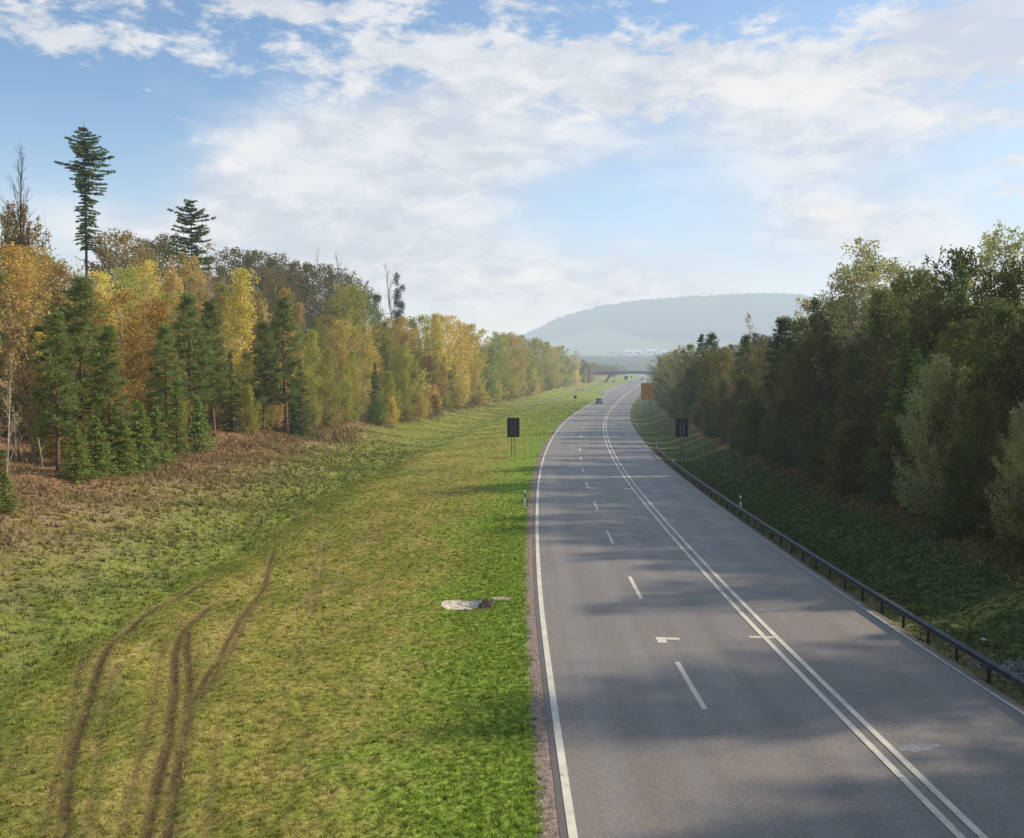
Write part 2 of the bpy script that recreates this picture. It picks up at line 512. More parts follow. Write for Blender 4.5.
def paint(name, col, thr, soft=.10, wear=1.):
    m, nt = newmat(name); g = N(nt); p = g.pos()
    n1 = g.noise(p, 3.5, 5, .75); n2 = g.noise(p, 40, 3, .8)
    a = g.ramp(g.math('ADD', g.math('MULTIPLY', n1, .6), g.math('MULTIPLY', n2, .4)), thr, thr + soft)
    base = g.mix(g.ramp(n2, .4, .8), (.18, .175, .17), (.26, .25, .24))
    c = g.mix(g.math('MULTIPLY', a, wear), base, g.mix(g.ramp(g.noise(p, 1.2, 4), .3, .7), col, tuple(x * .82 for x in col)))
    g.out(g.bsdf(c, .7, None, .3))
    return m


mat_line = paint("road_paint", (.78, .71, .56), .335, .13)
mat_worn = paint('worn_road_paint', (.60, .57, .48), .36, .16, .7)
mat_ghost = paint("removed_paint", (.52, .51, .49), .33, .4, .85)


def marking(name, off0, off1, y0, y1, mat=None, dz=.005, label=None, cat='marking', group=None, skew=0.):
    n = max(2, int((y1 - y0) / (2 if y0 < 300 else 6)) + 1)
    ys = np.linspace(y0, y1, n); mb = MB()
    d = dz + (np.interp((y0 + y1) / 2, [0, 300], [0, .01]))
    A = [road_pt(y, off0, lift(y) + d) for y in ys]; B = [road_pt(y + skew, off1, lift(y) + d) for y in ys]
    mb.strip(B, A)
    o = mb.build(name, mat or mat_line)
    tag(o, kind='structure')
    return o


marking('edge_line', -.08, .08, -60, 378)
marking('edge_line', -.08 - 0, .08, 640, 1180)
marking('edge_line', W - .05, W + .08, -60, 1180, mat_worn)
DC = 7.02
marking('double_centre_line', DC - .28, DC - .12, -60, 1180)
marking('double_centre_line', DC + .12, DC + .28, -60, 1180)
k = 0
y = 23.75 - 36
while y < 640:
    if abs(y - 71.75) > 2 and abs(y - 119.75) > 2:
        marking('lane_dash', 3.56, 3.70, y, y + 4.0)
    y += 12.0; k += 1
# angle marks and short cross bars
marking('angle_mark', 3.40, 4.12, 30.15, 30.40); marking('angle_mark', 3.40, 3.68, 29.78, 30.14)
marking('angle_mark', 3.50, 4.2, 71.6, 72.1); marking('angle_mark', 3.50, 3.66, 72.1, 75.6)
marking('angle_mark', 3.50, 4.5, 119.8, 121.0)
marking('cross_bar', DC - .66, DC - .29, 30.6, 30.82, dz=.007); marking('cross_bar', DC - .11, DC + .11, 30.6, 30.82, dz=.007)
marking('cross_bar', DC - .85, DC - .29, 71.5, 72.1, dz=.007); marking('cross_bar', DC - .9, DC - .29, 119.6, 120.8, dz=.007)
for yy, ln in ((21.4, 1.0), (34.4, 1.25), (46.6, 1.6), (58.6, 1.2), (72.6, 1.6), (83.0, 1.3), (95., 1.3), (107., 1.4), (119., 1.8), (131., 1.4), (143, 1.6)):
    w_ = .5 if yy < 25 else .26 + yy * .004
    mb = MB(); P = []
    for a in np.linspace(0, 1, 15):
        ww = w_ * (.35 + .65 * math.sin(PI * min(1, a * 1.05 + .02))) * (1 + .25 * math.sin(a * 17 + yy))
        o_ = DC + .36 + ln * a
        P.append((road_pt(yy + .3 * a - ww / 2, o_, .005), road_pt(yy + .3 * a + ww / 2, o_, .005)))
    mb.strip([a for a, b in P][::-1], [b for a, b in P][::-1])
    tag(mb.build('faded_marking', mat_ghost), kind='structure')

# side track crossing the verge at ~400 m
mat_track = simple("track_gravel", (.33, .29, .24), .9)
mb = MB(); A = []; B = []
for a in np.linspace(0, 1, 20):
    y_ = 418 + 40 * a; x_ = float(xl(y_)) - 1.5 - 50 * a ** 1.1
    for L, dy in ((A, -2.2), (B, 2.6)):
        L.append((x_, y_ + dy, float(ground_z(x_, y_ + dy)) + .1))
mb.strip(A, B); tag(mb.build('side_track', mat_track), kind='structure')

# ---------------------------------------------------------------- grass blades near the camera
def blades(name, n, ylo, yhi, vlo, vhi, hgt, wid, tilt=.6, ypow=2.2, keep=None, label_kind='stuff', label='', tintlo=.6, tinthi=1.5, clump=5):
    t = rng.random(n) ** ypow
    Y = ylo + (yhi - ylo) * t
    V = rng.uniform(vlo, vhi, n)
    fade = np.clip((yhi - Y) / (.45 * (yhi - ylo)), 0, 1) * np.clip((V - vlo) / 2.0, .0, 1) * (np.clip((vhi - V) / 2.0, 0, 1) if vhi < -5 else 1)
    kk = rng.random(n) < fade; Y = Y[kk]; V = V[kk]; n = len(Y)
    ct = np.repeat(rng.uniform(.70, 1.32, n), clump); ch = np.repeat(rng.uniform(.6, 1.5, n), clump)
    Y = np.repeat(Y, clump) + rng.normal(0, .045, n * clump); V = np.repeat(V, clump) + rng.normal(0, .045, n * clump)
    X = xl(Y) + V * np.sqrt(1 + sl(Y) ** 2)
    r = rut_field(X, Y)
    m = (r < rng.uniform(.15, .9, len(r)))
    di = ((X - INLET[0]) / .93) ** 2 + ((Y - INLET[1]) / .90) ** 2
    m &= di > 1
    if keep is not None: m &= keep(X, Y, V)
    X, Y, V, r, ct, ch = X[m], Y[m], V[m], r[m], ct[m], ch[m]; N_ = len(X)
    Z = ground_z(X, Y) - r * .06 - .01
    sc = 1 + .022 * np.maximum(Y - 20, 0)
    hh = hgt * ch * rng.uniform(.6, 1.3, N_) * (1 + .5 * (sc - 1)); ww = wid * rng.uniform(.6, 1.4, N_) * sc
    a = rng.uniform(0, 2 * PI, N_); b = rng.uniform(0, 2 * PI, N_); tl = rng.uniform(.1, tilt, N_) * hh * 1.4
    base = np.stack([X, Y, Z], -1)
    side = np.stack([np.cos(a) * ww / 2, np.sin(a) * ww / 2, np.zeros(N_)], -1)
    tip = base + np.stack([np.cos(b) * tl, np.sin(b) * tl, hh], -1)
    Vt = np.stack([base - side, base + side, tip], 1).reshape(-1, 3)
    f = np.arange(N_ * 3).reshape(-1, 3)
    tint = np.repeat(ct * rng.uniform(.8, 1.2, N_), 3) * np.tile([.55, .55, 1.85], N_)  # shade between blades put into the tint: dark roots, bright tips
    o = mesh_np(name, Vt, f, mat_blade, attrs=dict(off=np.repeat(V, 3), sta=np.repeat(Y, 3), rut=np.zeros(N_ * 3), tint=tint))
    tag(o, label, 'grass', kind='stuff')
    return o


def edge_keep(X, Y, V):
    lim = -.52 + .06 * np.sin(Y * 2.1) + .05 * np.sin(Y * 5.7 + 1) + .05 * np.sin(Y * 13.) + rng.normal(0, .05, len(V))
    return V < lim


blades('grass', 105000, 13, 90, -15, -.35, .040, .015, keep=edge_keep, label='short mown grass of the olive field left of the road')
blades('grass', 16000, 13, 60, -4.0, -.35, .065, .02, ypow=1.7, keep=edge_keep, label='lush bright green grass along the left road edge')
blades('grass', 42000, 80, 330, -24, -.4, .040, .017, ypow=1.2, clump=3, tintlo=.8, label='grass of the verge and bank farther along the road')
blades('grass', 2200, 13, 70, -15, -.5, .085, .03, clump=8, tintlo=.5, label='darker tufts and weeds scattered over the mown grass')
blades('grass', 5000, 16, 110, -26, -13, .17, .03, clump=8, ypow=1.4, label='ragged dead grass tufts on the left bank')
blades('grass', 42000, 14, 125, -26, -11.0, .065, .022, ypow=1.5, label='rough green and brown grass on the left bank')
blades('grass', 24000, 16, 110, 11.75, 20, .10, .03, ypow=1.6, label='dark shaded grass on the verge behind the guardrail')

# dry tall stems and brambles at the edge of the left wood
mat_dry, nt = newmat("dry_stems"); g = N(nt)
n1 = g.noise(g.pos(), .8, 4)
cc = g.mix(g.ramp(n1, .35, .65), (.34, .215, .12), (.24, .20, .075))
sc_ = g.node('ShaderNodeVectorMath', operation='SCALE'); nt.links.new(cc, sc_.inputs[0]); g.put(sc_.inputs['Scale'], g.attr('tint'))
g.out(g.bsdf(sc_.outputs[0], .9, None, .1))


def dry(name, n, ylo, yhi, vlo, vhi, hgt, label, ncl=260):
    cy = ylo + (yhi - ylo) * rng.random(ncl) ** 1.5; cv = rng.uniform(vlo, vhi, ncl)
    k = rng.integers(0, ncl, n)
    Y = cy[k] + rng.normal(0, .8, n); V = cv[k] + rng.normal(0, .55, n)
    X = xl(Y) + V * np.sqrt(1 + sl(Y) ** 2); Z = ground_z(X, Y) - .03
    hh = hgt * rng.uniform(.2, 1.5, n) * rng.uniform(.3, 1.6, ncl)[k]; ww = rng.uniform(.012, .035, n) * (1 + .01 * Y)
    a = rng.uniform(0, 2 * PI, n); b = rng.uniform(0, 2 * PI, n); tl = rng.uniform(.2, 1.8, n) * hh
    base = np.stack([X, Y, Z], -1); side = np.stack([np.cos(a) * ww / 2, np.sin(a) * ww / 2, np.zeros(n)], -1)
    mid = base + np.stack([np.cos(b) * tl * .35, np.sin(b) * tl * .35, hh * .65], -1)
    tip = base + np.stack([np.cos(b) * tl, np.sin(b) * tl, hh], -1)
    Vt = np.stack([base - side, base + side, mid + side * .8, mid - side * .8, tip], 1).reshape(-1, 3)
    i = np.arange(n)[:, None] * 5
    o = mesh_np(name, Vt, [i + np.array([0, 1, 2, 3]), i + np.array([3, 2, 4])], mat_dry,
                attrs=dict(tint=np.repeat(rng.uniform(.5, 1.5, n), 5)))
    tag(o, label, 'undergrowth', kind='stuff')


dry('undergrowth', 42000, 34, 110, -31, -20.5, .24, 'dry brown stems and brambles along the foot of the left wood', 420)
dry('undergrowth', 12000, 100, 330, -27, -20.5, .7, 'dry brown scrub under the farther trees of the left wood', 300)
dry('undergrowth', 9000, 26, 200, 17.8, 23, .28, 'dark dry undergrowth below the trees on the right bank', 260)

# ---------------------------------------------------------------- tree materials
def leaf_mat(name, a, b, c=None, trans=.35, hv=.16):
    m, nt = newmat(name); g = N(nt)
    t = g.attr('tint')
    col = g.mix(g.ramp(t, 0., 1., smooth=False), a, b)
    if c: col = g.mix(g.ramp(g.noise(g.pos(), .55, 3), .5, .68), col, c)
    oi = g.node('ShaderNodeObjectInfo')
    hsv = g.node('ShaderNodeHueSaturation')
    g.put(hsv.inputs['Hue'], g.math('ADD', .5, g.math('MULTIPLY', g.math('SUBTRACT', oi.outputs['Random'], .5), .035)))
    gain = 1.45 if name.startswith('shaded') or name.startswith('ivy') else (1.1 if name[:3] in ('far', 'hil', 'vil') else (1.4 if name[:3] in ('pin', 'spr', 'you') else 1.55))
    g.put(hsv.inputs['Value'], g.math('MULTIPLY', gain, g.math('ADD', 1. - hv, g.math('MULTIPLY', oi.outputs['Random'], 2 * hv))))
    g.put(hsv.inputs['Color'], col); hsv.inputs['Saturation'].default_value = .97
    d = g.node('ShaderNodeBsdfDiffuse'); nt.links.new(hsv.outputs[0], d.inputs[0])
    tr = g.node('ShaderNodeBsdfTranslucent'); nt.links.new(hsv.outputs[0], tr.inputs[0])
    mx = g.node('ShaderNodeMixShader'); mx.inputs[0].default_value = trans
    nt.links.new(d.outputs[0], mx.inputs[1]); nt.links.new(tr.outputs[0], mx.inputs[2])
    g.out(mx.outputs[0])
    return m


def bark_mat(name, a, b, scale=6.):
    m, nt = newmat(name); g = N(nt)
    n = g.noise(g.mapping(g.node('ShaderNodeTexCoord').outputs['Object'], (1, 1, .35)), scale, 5, .7)
    g.out(g.bsdf(g.mix(g.ramp(n, .38, .62), a, b), .9, None, .15))
    return m


LM = dict(
    gold=leaf_mat('gold_leaves', (.34, .245, .045), (.54, .405, .11), (.30, .25, .055)),
    amber=leaf_mat('amber_leaves', (.28, .215, .045), (.46, .35, .09), (.20, .22, .055)),
    orange=leaf_mat('orange_leaves', (.25, .155, .035), (.40, .255, .06), (.24, .20, .055)),
    rust=leaf_mat('rust_leaves', (.15, .10, .035), (.27, .18, .055), (.14, .14, .04)),
    straw=leaf_mat('straw_leaves', (.25, .18, .07), (.38, .28, .10), (.20, .15, .05)),
    olive=leaf_mat('olive_leaves', (.14, .155, .03), (.31, .31, .065), (.34, .28, .06)),
    lime=leaf_mat('lime_leaves', (.18, .185, .035), (.33, .31, .075), (.30, .25, .05)),
    green=leaf_mat('green_leaves', (.07, .10, .025), (.15, .19, .04), (.17, .16, .04)),
    dark=leaf_mat('dark_olive_leaves', (.075, .075, .03), (.155, .14, .05), (.15, .11, .045)),
    pine=leaf_mat('pine_needles', (.07, .11, .03), (.25, .29, .09), (.15, .165, .05), .3),
    spruce=leaf_mat('spruce_needles', (.035, .06, .022), (.11, .15, .05), None, .25),
    young=leaf_mat('young_needles', (.085, .125, .028), (.20, .26, .05), None, .25),
    willow=leaf_mat('willow_leaves', (.16, .165, .07), (.33, .33, .14), (.30, .26, .08), .45),
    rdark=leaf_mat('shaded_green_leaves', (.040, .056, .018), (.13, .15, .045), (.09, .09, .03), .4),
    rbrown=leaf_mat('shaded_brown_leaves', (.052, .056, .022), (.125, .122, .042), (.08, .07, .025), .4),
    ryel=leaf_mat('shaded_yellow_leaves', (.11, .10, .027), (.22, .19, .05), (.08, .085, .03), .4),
    ivy=leaf_mat('ivy_leaves', (.022, .035, .015), (.05, .075, .025), None, .1),
)
BM = dict(
    birch=bark_mat('birch_bark', (.62, .57, .48), (.30, .26, .22)),
    brown=bark_mat('brown_bark', (.10, .075, .055), (.17, .14, .11)),
    pine=bark_mat('pine_bark', (.22, .115, .065), (.13, .085, .06)),
    grey=bark_mat('grey_bark', (.20, .18, .15), (.30, .27, .23)),
    twig=bark_mat('pale_twigs', (.30, .235, .16), (.22, .17, .12)),
    dark=bark_mat('dark_bark', (.035, .028, .022), (.07, .055, .045)),
)

# ---------------------------------------------------------------- tree shapes
def leaf_quads(C, size, aspect=1.5, flat=.0, axis=None):
    """quads at points C; axis (optional) gives the long direction"""
    n = len(C)
    if axis is None:
        ax = rng.normal(size=(n, 3)); ax[:, 2] *= (1 - flat)
    else: ax = axis + rng.normal(0, .18, (n, 3))
    ax /= np.linalg.norm(ax, axis=1)[:, None]
    o = rng.normal(size=(n, 3)); o -= (o * ax).sum(1)[:, None] * ax
    o /= np.linalg.norm(o, axis=1)[:, None]
    s = size * rng.uniform(.6, 1.35, n)[:, None]
    A = ax * s * aspect / 2; B = o * s / 2
    V = np.stack([C - A, C + B - A * .1, C + A, C - B - A * .1], 1).reshape(-1, 3)
    return V, np.arange(4 * n).reshape(-1, 4)


def crown_obj(C, size, mat, aspect=1.5, axis=None, tint=None, twigs=None):
    V, q = leaf_quads(C, size, aspect, axis=axis)
    t = rng.random(len(C)) if tint is None else np.clip(tint, 0, 1)
    return mesh_np('crown', V, q, mat, attrs=dict(tint=np.repeat(t, 4)))


PROTO = []


def finish(trunk, crown):
    for o in (trunk, crown):
        if o is not None: COL.objects.unlink(o)
    PROTO.append((trunk, crown)); return (trunk, crown)


def broadleaf(H, R, base, n_cl, per, leaf, prof='ovoid', bark='brown', thick=.016, clr=.13, seed=0, hollow=.45, multi=1):
    """H height, R radius, base: crown starts at this fraction"""
    global rng
    rng = np.random.default_rng(1000 + seed)
    P = []
    lob = rng.uniform(0, 2 * PI, 3); la = rng.uniform(.12, .34, 3)
    for i in range(n_cl):
        t = rng.random()
        a = rng.uniform(0, 2 * PI)
        if prof == 'ovoid': t = t ** 1.12; p = max(.03, math.sin(PI * min(1, (t * .93 + .06)) ** .75)) ** 1.05
        elif prof == 'globe': p = math.sqrt(max(.02, 1 - abs((t - .46) / .58) ** 2.1))
        elif prof == 'cone': p = (1 - t) ** .75 * (.35 + .65 * min(1, t * 5)) + .05
        elif prof == 'bush': t = t ** 1.15; p = (1 - t ** 2.) ** .58 * (.75 + .25 * min(1, t * 4))
        elif prof == 'column': t = t ** 1.15; p = .9 * math.sin(PI * (t * .9 + .09)) ** .65
        else: p = math.sin(PI * (t * .8 + .2)) ** .6
        p *= 1 + sum(la[k] * math.sin((k + 1) * a + lob[k] + 4 * t) for k in range(3))
        rr = R * p * (hollow + (1 - hollow) * math.sqrt(rng.random()))
        P.append((rr * math.cos(a), rr * math.sin(a), H * (base + (1 - base) * (t * .96 + .02))))
    P = np.array(P)
    P[:, 2] += rng.normal(0, .022 * H, n_cl)
    cr = clr * R * 2 * rng.uniform(.6, 1.25, n_cl)
    k = np.repeat(np.arange(n_cl), per)
    # every branch carries a tapering plume of leaves from inside the crown out past its tip
    rad = np.hypot(P[:, 0], P[:, 1])
    S = P * [.12, .12, 1]; S[:, 2] -= rad * rng.uniform(.35, 1.1, n_cl) * (.75 if prof != 'cone' else .9)
    S[:, 2] = np.maximum(S[:, 2], .03 * H)
    f_ = 1.06 - .85 * rng.random(len(k)) ** 1.25
    sg = cr[k] * (1.15 - f_) * .72 + cr[k] * .10
    nd = rng.normal(size=(len(k), 3)); nd = np.clip(nd, -1.8, 1.8)
    C = S[k] + (P[k] - S[k]) * f_[:, None] + nd * sg[:, None] * [.8, .8, .75]
    C[:, 2] += .05 * R * f_ ** 3
    C[:, 2] = np.maximum(C[:, 2], H * .02)
    C[:, 2] *= np.where(C[:, 2] > H, H / np.maximum(C[:, 2], .1) * rng.uniform(.93, 1.02, len(C)), 1); keepn = len(C)
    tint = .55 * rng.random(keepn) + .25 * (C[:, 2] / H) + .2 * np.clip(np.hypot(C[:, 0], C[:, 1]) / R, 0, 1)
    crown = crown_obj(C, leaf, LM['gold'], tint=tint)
    mb = MB()
    lean = rng.normal(0, .03, 2) * H
    def axis_(z): return np.array([lean[0] * (z / H) ** 2 + .012 * H * math.sin(z * 1.1 + seed), lean[1] * (z / H) ** 2 + .012 * H * math.cos(z * .9 + seed), z])
    for mI in range(multi):
        zz = np.linspace(-.3, H * .93, 9); sh = rng.normal(0, .35, 2) * (multi > 1)
        pts = [axis_(max(0, z)) * [1, 1, 0] + np.array([sh[0] * (1 + z * .25), sh[1] * (1 + z * .25), z]) for z in zz]
        mb.tube(pts, H * thick * np.linspace(1.1, .12, 9) / (1 if multi == 1 else 1.5), 7)
    for i in rng.choice(n_cl, min(n_cl, 44), replace=False):
        e = P[i]; z0 = max(H * base * .7, e[2] - rng.uniform(.25, .6) * math.hypot(e[0], e[1]) - .1 * H * rng.random())
        z0 = max(z0, .12 * H); s = axis_(z0); m = s * .5 + e * .5 + np.array([0, 0, .06 * H * rng.random()])
        r0 = H * thick * .42 * (1 - z0 / H * .6)
        mb.tube([s, m, e], [r0, r0 * .55, r0 * .15], 4, False)
    trunk = mb.build('trunk', BM[bark], smooth=True)
    return finish(trunk, crown)


def pine_tree(H, R, base, n_br, seed, per=85):
    global rng
    rng = np.random.default_rng(2000 + seed)
    mb = MB(); cx = rng.normal(0, .02, 2) * H
    ax = lambda z: np.array([cx[0] * math.sin(z / H * 3), cx[1] * math.sin(z / H * 2.5), z])
    mb.tube([ax(max(z, 0)) + [0, 0, min(z, 0)] for z in np.linspace(-.3, H * .97, 10)], H * .014 * np.linspace(1.15, .12, 10), 7)
    C = []; A = []; T = []
    for i in range(n_br):
        t = (i + rng.random()) / n_br
        z = H * (base + (1 - base) * t)
        L = R * (1 - t) ** .65 * rng.uniform(.65, 1.15) * (.6 + .4 * min(1, t * 4)) + .15
        a = i * 2.4 + rng.normal(0, .4)
        d = np.array([math.cos(a), math.sin(a), 0]); s = ax(z)
        up = .15 + .55 * t
        m = s + d * L * .55 + [0, 0, L * .08 * up]; e = s + d * L + [0, 0, L * up * rng.uniform(.5, 1)]
        mb.tube([s, m, e], [H * .0042 * (1.2 - t), H * .0028 * (1.2 - t), .008], 4, False)
        ncl = max(2, int(L * 2.6))
        for j in range(ncl):
            f = .35 + .65 * (j + rng.random()) / ncl
            c0 = s + (e - s) * f + np.array([-d[1], d[0], 0]) * rng.normal(0, .22) * L * f + [0, 0, rng.uniform(-.05, .22)]
            k = per // 3 + int(per * .5 * rng.random())
            dd = rng.normal(size=(k, 3)); dd /= np.linalg.norm(dd, axis=1)[:, None]; dd[:, 2] = dd[:, 2] * .6 + .25
            C.append(c0 + dd * rng.uniform(.08, .46, (k, 1)) + [0, 0, .05]); A.append(dd + d * .4)
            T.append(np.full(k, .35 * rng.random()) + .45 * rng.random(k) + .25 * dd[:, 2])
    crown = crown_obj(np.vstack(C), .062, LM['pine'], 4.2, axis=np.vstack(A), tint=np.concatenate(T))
    return finish(mb.build('trunk', BM['pine'], smooth=True), crown)


def spruce_tree(H, R, seed, base=.02, prof=None, step=.30, dens=1., droop=.28, nb=7, qs=.085, bias=None, bark='brown', thick=.013):
    global rng
    rng = np.random.default_rng(3000 + seed)
    mb = MB()
    mb.tube([(0, 0, z) for z in np.linspace(-.3, H, 9)], H * thick * np.linspace(1.1, .06, 9), 7)
    C = []; A = []; T = []
    z = H * base
    while z < H * .985:
        t = (z / H - base) / (1 - base)
        rad = (R * (1 - t) ** .85 if prof is None else R * float(np.interp(t, *prof))) + .06
        for j in range(nb):
            a = rng.uniform(0, 2 * PI)
            L = rad * rng.uniform(.55, 1.1)
            if bias: L *= bias(t, a)
            if L < .05: continue
            d = np.array([math.cos(a), math.sin(a), 0]); n = np.array([-d[1], d[0], 0])
            dr = droop * (1 - t * .9) - .25 * t
            k = int(L * 16 * dens) + 4
            f = rng.random(k) ** .8
            tip = -dr * L * (f ** 1.4) + .08 * L * f ** 3
            side = rng.normal(0, 1, k) * .16 * (1 - f * .5) * (L ** .6)
            c = np.array([0, 0, z]) + d * (L * f)[:, None] + n * side[:, None]
            c[:, 2] += tip - abs(side) * .25 + rng.normal(0, .03, k)
            ax = d * .7 + n * (side * 3)[:, None]; ax[:, 2] -= .35
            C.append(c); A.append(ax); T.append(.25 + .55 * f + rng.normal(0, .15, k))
            if L > .5: mb.tube([(0, 0, z), tuple(np.array([0, 0, z]) + d * L * .5 + [0, 0, -dr * L * .35]), tuple(np.array([0, 0, z]) + d * L * .93 + [0, 0, -dr * L * .85])], [H * .002 + .006, .01, .004], 3, False)
        z += step * rng.uniform(.7, 1.3)
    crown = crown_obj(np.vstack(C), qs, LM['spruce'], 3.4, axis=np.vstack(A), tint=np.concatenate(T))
    return finish(mb.build('trunk', BM[bark], smooth=True), crown)


def bare_tree(H, seed, spread=.35, n1=16, leaves=0, bark='twig', thick=.010, leaf='straw', multi=1, base=.2):
    global rng
    rng = np.random.default_rng(4000 + seed)
    mb = MB(); tips = []

    def grow(p, d, L, r, lvl):
        d = d / np.linalg.norm(d)
        m = p + d * L * .5 + rng.normal(0, .04, 3) * L; e = p + d * L + np.array([0, 0, .10 * L]) + rng.normal(0, .05, 3) * L
        mb.tube([p, m, e], [r, r * .7, r * .35], 4 if lvl < 2 else 3, False)
        tips.append(e); tips.append(m)
        if lvl >= 3: return
        for _ in range(4 if lvl < 2 else 3):
            f = rng.uniform(.3, 1.)
            q = p + (e - p) * f
            nd = d + rng.normal(0, .55, 3); nd[2] = abs(nd[2]) * .6 + .35
            grow(q, nd, L * rng.uniform(.35, .6), r * .5, lvl + 1)
    for k in range(multi):
        o = rng.normal(0, .5, 2) * (multi > 1); ln = rng.normal(0, .09, 2) * (1 + (multi > 1))
        HH = H * (1 if k == 0 else rng.uniform(.65, .95))
        ax = lambda z: np.array([o[0] + ln[0] * z, o[1] + ln[1] * z, z])
        mb.tube([ax(max(z, 0)) + [0, 0, min(z, 0)] for z in np.linspace(-.3, HH, 9)], H * thick * np.linspace(1.1, .08, 9), 6)
        for i in range(n1 // multi):
            t = base + (1 - base) * (i + rng.random()) / (n1 // multi)
            a = rng.uniform(0, 2 * PI)
            d = np.array([math.cos(a) * spread, math.sin(a) * spread, .45 + .35 * t])
            grow(ax(HH * t), d, H * .24 * (1.15 - t), H * thick * .33 * (1.1 - t * .7), 1)
    tips = np.array(tips); tips = tips[tips[:, 2] < H * 1.04]
    n = max(leaves, 60)
    C = tips[rng.integers(0, len(tips), n)] + rng.normal(0, .14, (n, 3))
    crown = crown_obj(C, .10 if leaves else .06, LM[leaf])
    return finish(mb.build('trunk', BM[bark], smooth=True), crown)


T = {}
T['birch'] = [broadleaf(12, 1.9, .10, 120, 85, .095, 'cone', 'birch', .0075, .19, s, .35) for s in (1, 2, 3, 31)]
T['birchw'] = [broadleaf(11, 2.4, .08, 130, 85, .10, 'globe', 'birch', .008, .18, s, .35) for s in (4, 5, 30)]
T['round'] = [broadleaf(12, 3.9, .04, 190, 88, .135, 'globe', 'brown', .011, .13, s, .45) for s in (6, 7, 8, 9, 36)]
T['bush'] = [broadleaf(6, 2.5, .01, 120, 92, .10, 'bush', 'brown', .012, .15, s, .45, 3) for s in (10, 11, 12, 37)]
T['column'] = [broadleaf(12, 2.5, .03, 120, 85, .11, 'column', 'grey', .008, .19, s, .35) for s in (13, 14, 38)]
T['sparse'] = [broadleaf(12, 2.6, .12, 90, 60, .11, 'globe', 'grey', .009, .14, s, .4) for s in (20, 21)]
T['willow'] = [broadleaf(9, 3.5, .01, 210, 130, .075, 'bush', 'grey', .010, .13, s, .4, 5) for s in (40, 41)]
T['pine'] = [pine_tree(10, 1.85, .22, 70, s, 100) for s in (1, 2, 3)]
T['spruce'] = [spruce_tree(9, 1.9, s, step=.24, dens=1.3) for s in (1, 2, 3)]
T['young'] = [spruce_tree(4, 1.35, s, step=.15, nb=9, qs=.06, droop=.1, dens=1.2) for s in (4, 5)]
T['bare'] = [bare_tree(10, s, leaves=420, bark='twig') for s in (1, 2, 3)]
T['barebush'] = [bare_tree(6, s, .55, 24, 1500, 'twig', .007, 'straw', 4, .1) for s in (4, 5)]

KIND = {  # name, category, words
    'gold': 'golden-yellow', 'amber': 'amber-orange', 'orange': 'deep orange', 'rust': 'rusty brown', 'straw': 'straw-coloured',
    'olive': 'olive-green', 'lime': 'yellow-green', 'green': 'mid-green', 'dark': 'dark olive', 'pine': 'blue-green', 'spruce': 'dark green',
    'young': 'fresh green', 'willow': 'grey-green', 'rdark': 'dark shaded green', 'rbrown': 'dark shaded brown', 'ryel': 'dull yellow', 'ivy': 'ivy-clad'}
SHAPE = {'birch': ('birch_tree', 'birch'), 'birchw': ('birch_tree', 'broad birch'), 'round': ('broadleaf_tree', 'broadleaf tree'),
         'bush': ('shrub', 'bush'), 'willow': ('willow_shrub', 'willow bush'), 'column': ('broadleaf_tree', 'slim tree'), 'pine': ('pine_tree', 'pine'), 'spruce': ('spruce_tree', 'spruce'),
         'young': ('spruce_tree', 'young spruce'), 'bare': ('bare_tree', 'bare tree'), 'barebush': ('bare_shrub', 'leafless shrub'),
         'sparse': ('broadleaf_tree', 'sparse tree')}
REFH = dict(birch=12, birchw=11, round=12, bush=6, willow=9, column=12, pine=10, spruce=9, young=4, bare=10, barebush=6, sparse=12)
TREES = []


def plant(kind, mat, x, y, H, group, wide=1., label=None, proto=None, name=None, bark=None, zoff=0., h0=None):
    P = proto or random.choice(T[kind])
    z = float(ground_z(x, y)) + zoff
    nm, word = SHAPE.get(kind, (name, name))
    root = empty(name or nm, (x, y, z), random.uniform(0, 2 * PI) if proto is None else 0)
    s = H / (REFH[kind] if kind in REFH else max(v.co.z for v in P[0].data.vertices))
    w = s * wide
    root.scale = (w, w, s)
    for part, src in (('trunk', P[0]), ('crown', P[1])):
        if src is None: continue
        o = src.copy(); COL.objects.link(o); o.parent = root
        ms = LM.get(mat) if part == 'crown' else (BM.get(bark) if bark else None)
        if ms is not None:
            o.material_slots[0].link = 'OBJECT'; o.material_slots[0].material = ms
    tag(root, label, (name or nm).replace('_', ' '), group)
    TREES.append(dict(o=root, kind=kind, mat=mat, px=project(x, y, z + H * .6)[0], pt=project(x, y, z + H)[1], y=y, H=H, group=group, label=label, word=word))
    return root


def hero(kind, mat, px, top, d, group, wide=1., label=None, **k):
    """px: image column, top: image row of the top, d: distance along the road"""
    rx, rz = ray(px, top)
    if group == LW and d > 120:
        vmin = 22.8 + random.uniform(0, 3)
        while d < 520 and float(xl(d)) - rx * d > -1e9 and float(xl(d)) - rx * d < vmin and float(xl(d + 2)) - rx * (d + 2) > float(xl(d)) - rx * d: d += 2
    x = rx * d; z = float(ground_z(x, d))
    H = EYE + rz * d - z
    if group == LW and d > 170 and kind != 'gaunt': wide *= 1.22
    return plant(kind, mat, x, d, H, group, wide, label, **k)


LW, RW = 'trees of the left-hand wood', 'trees of the right-hand wood'
random.seed(21)
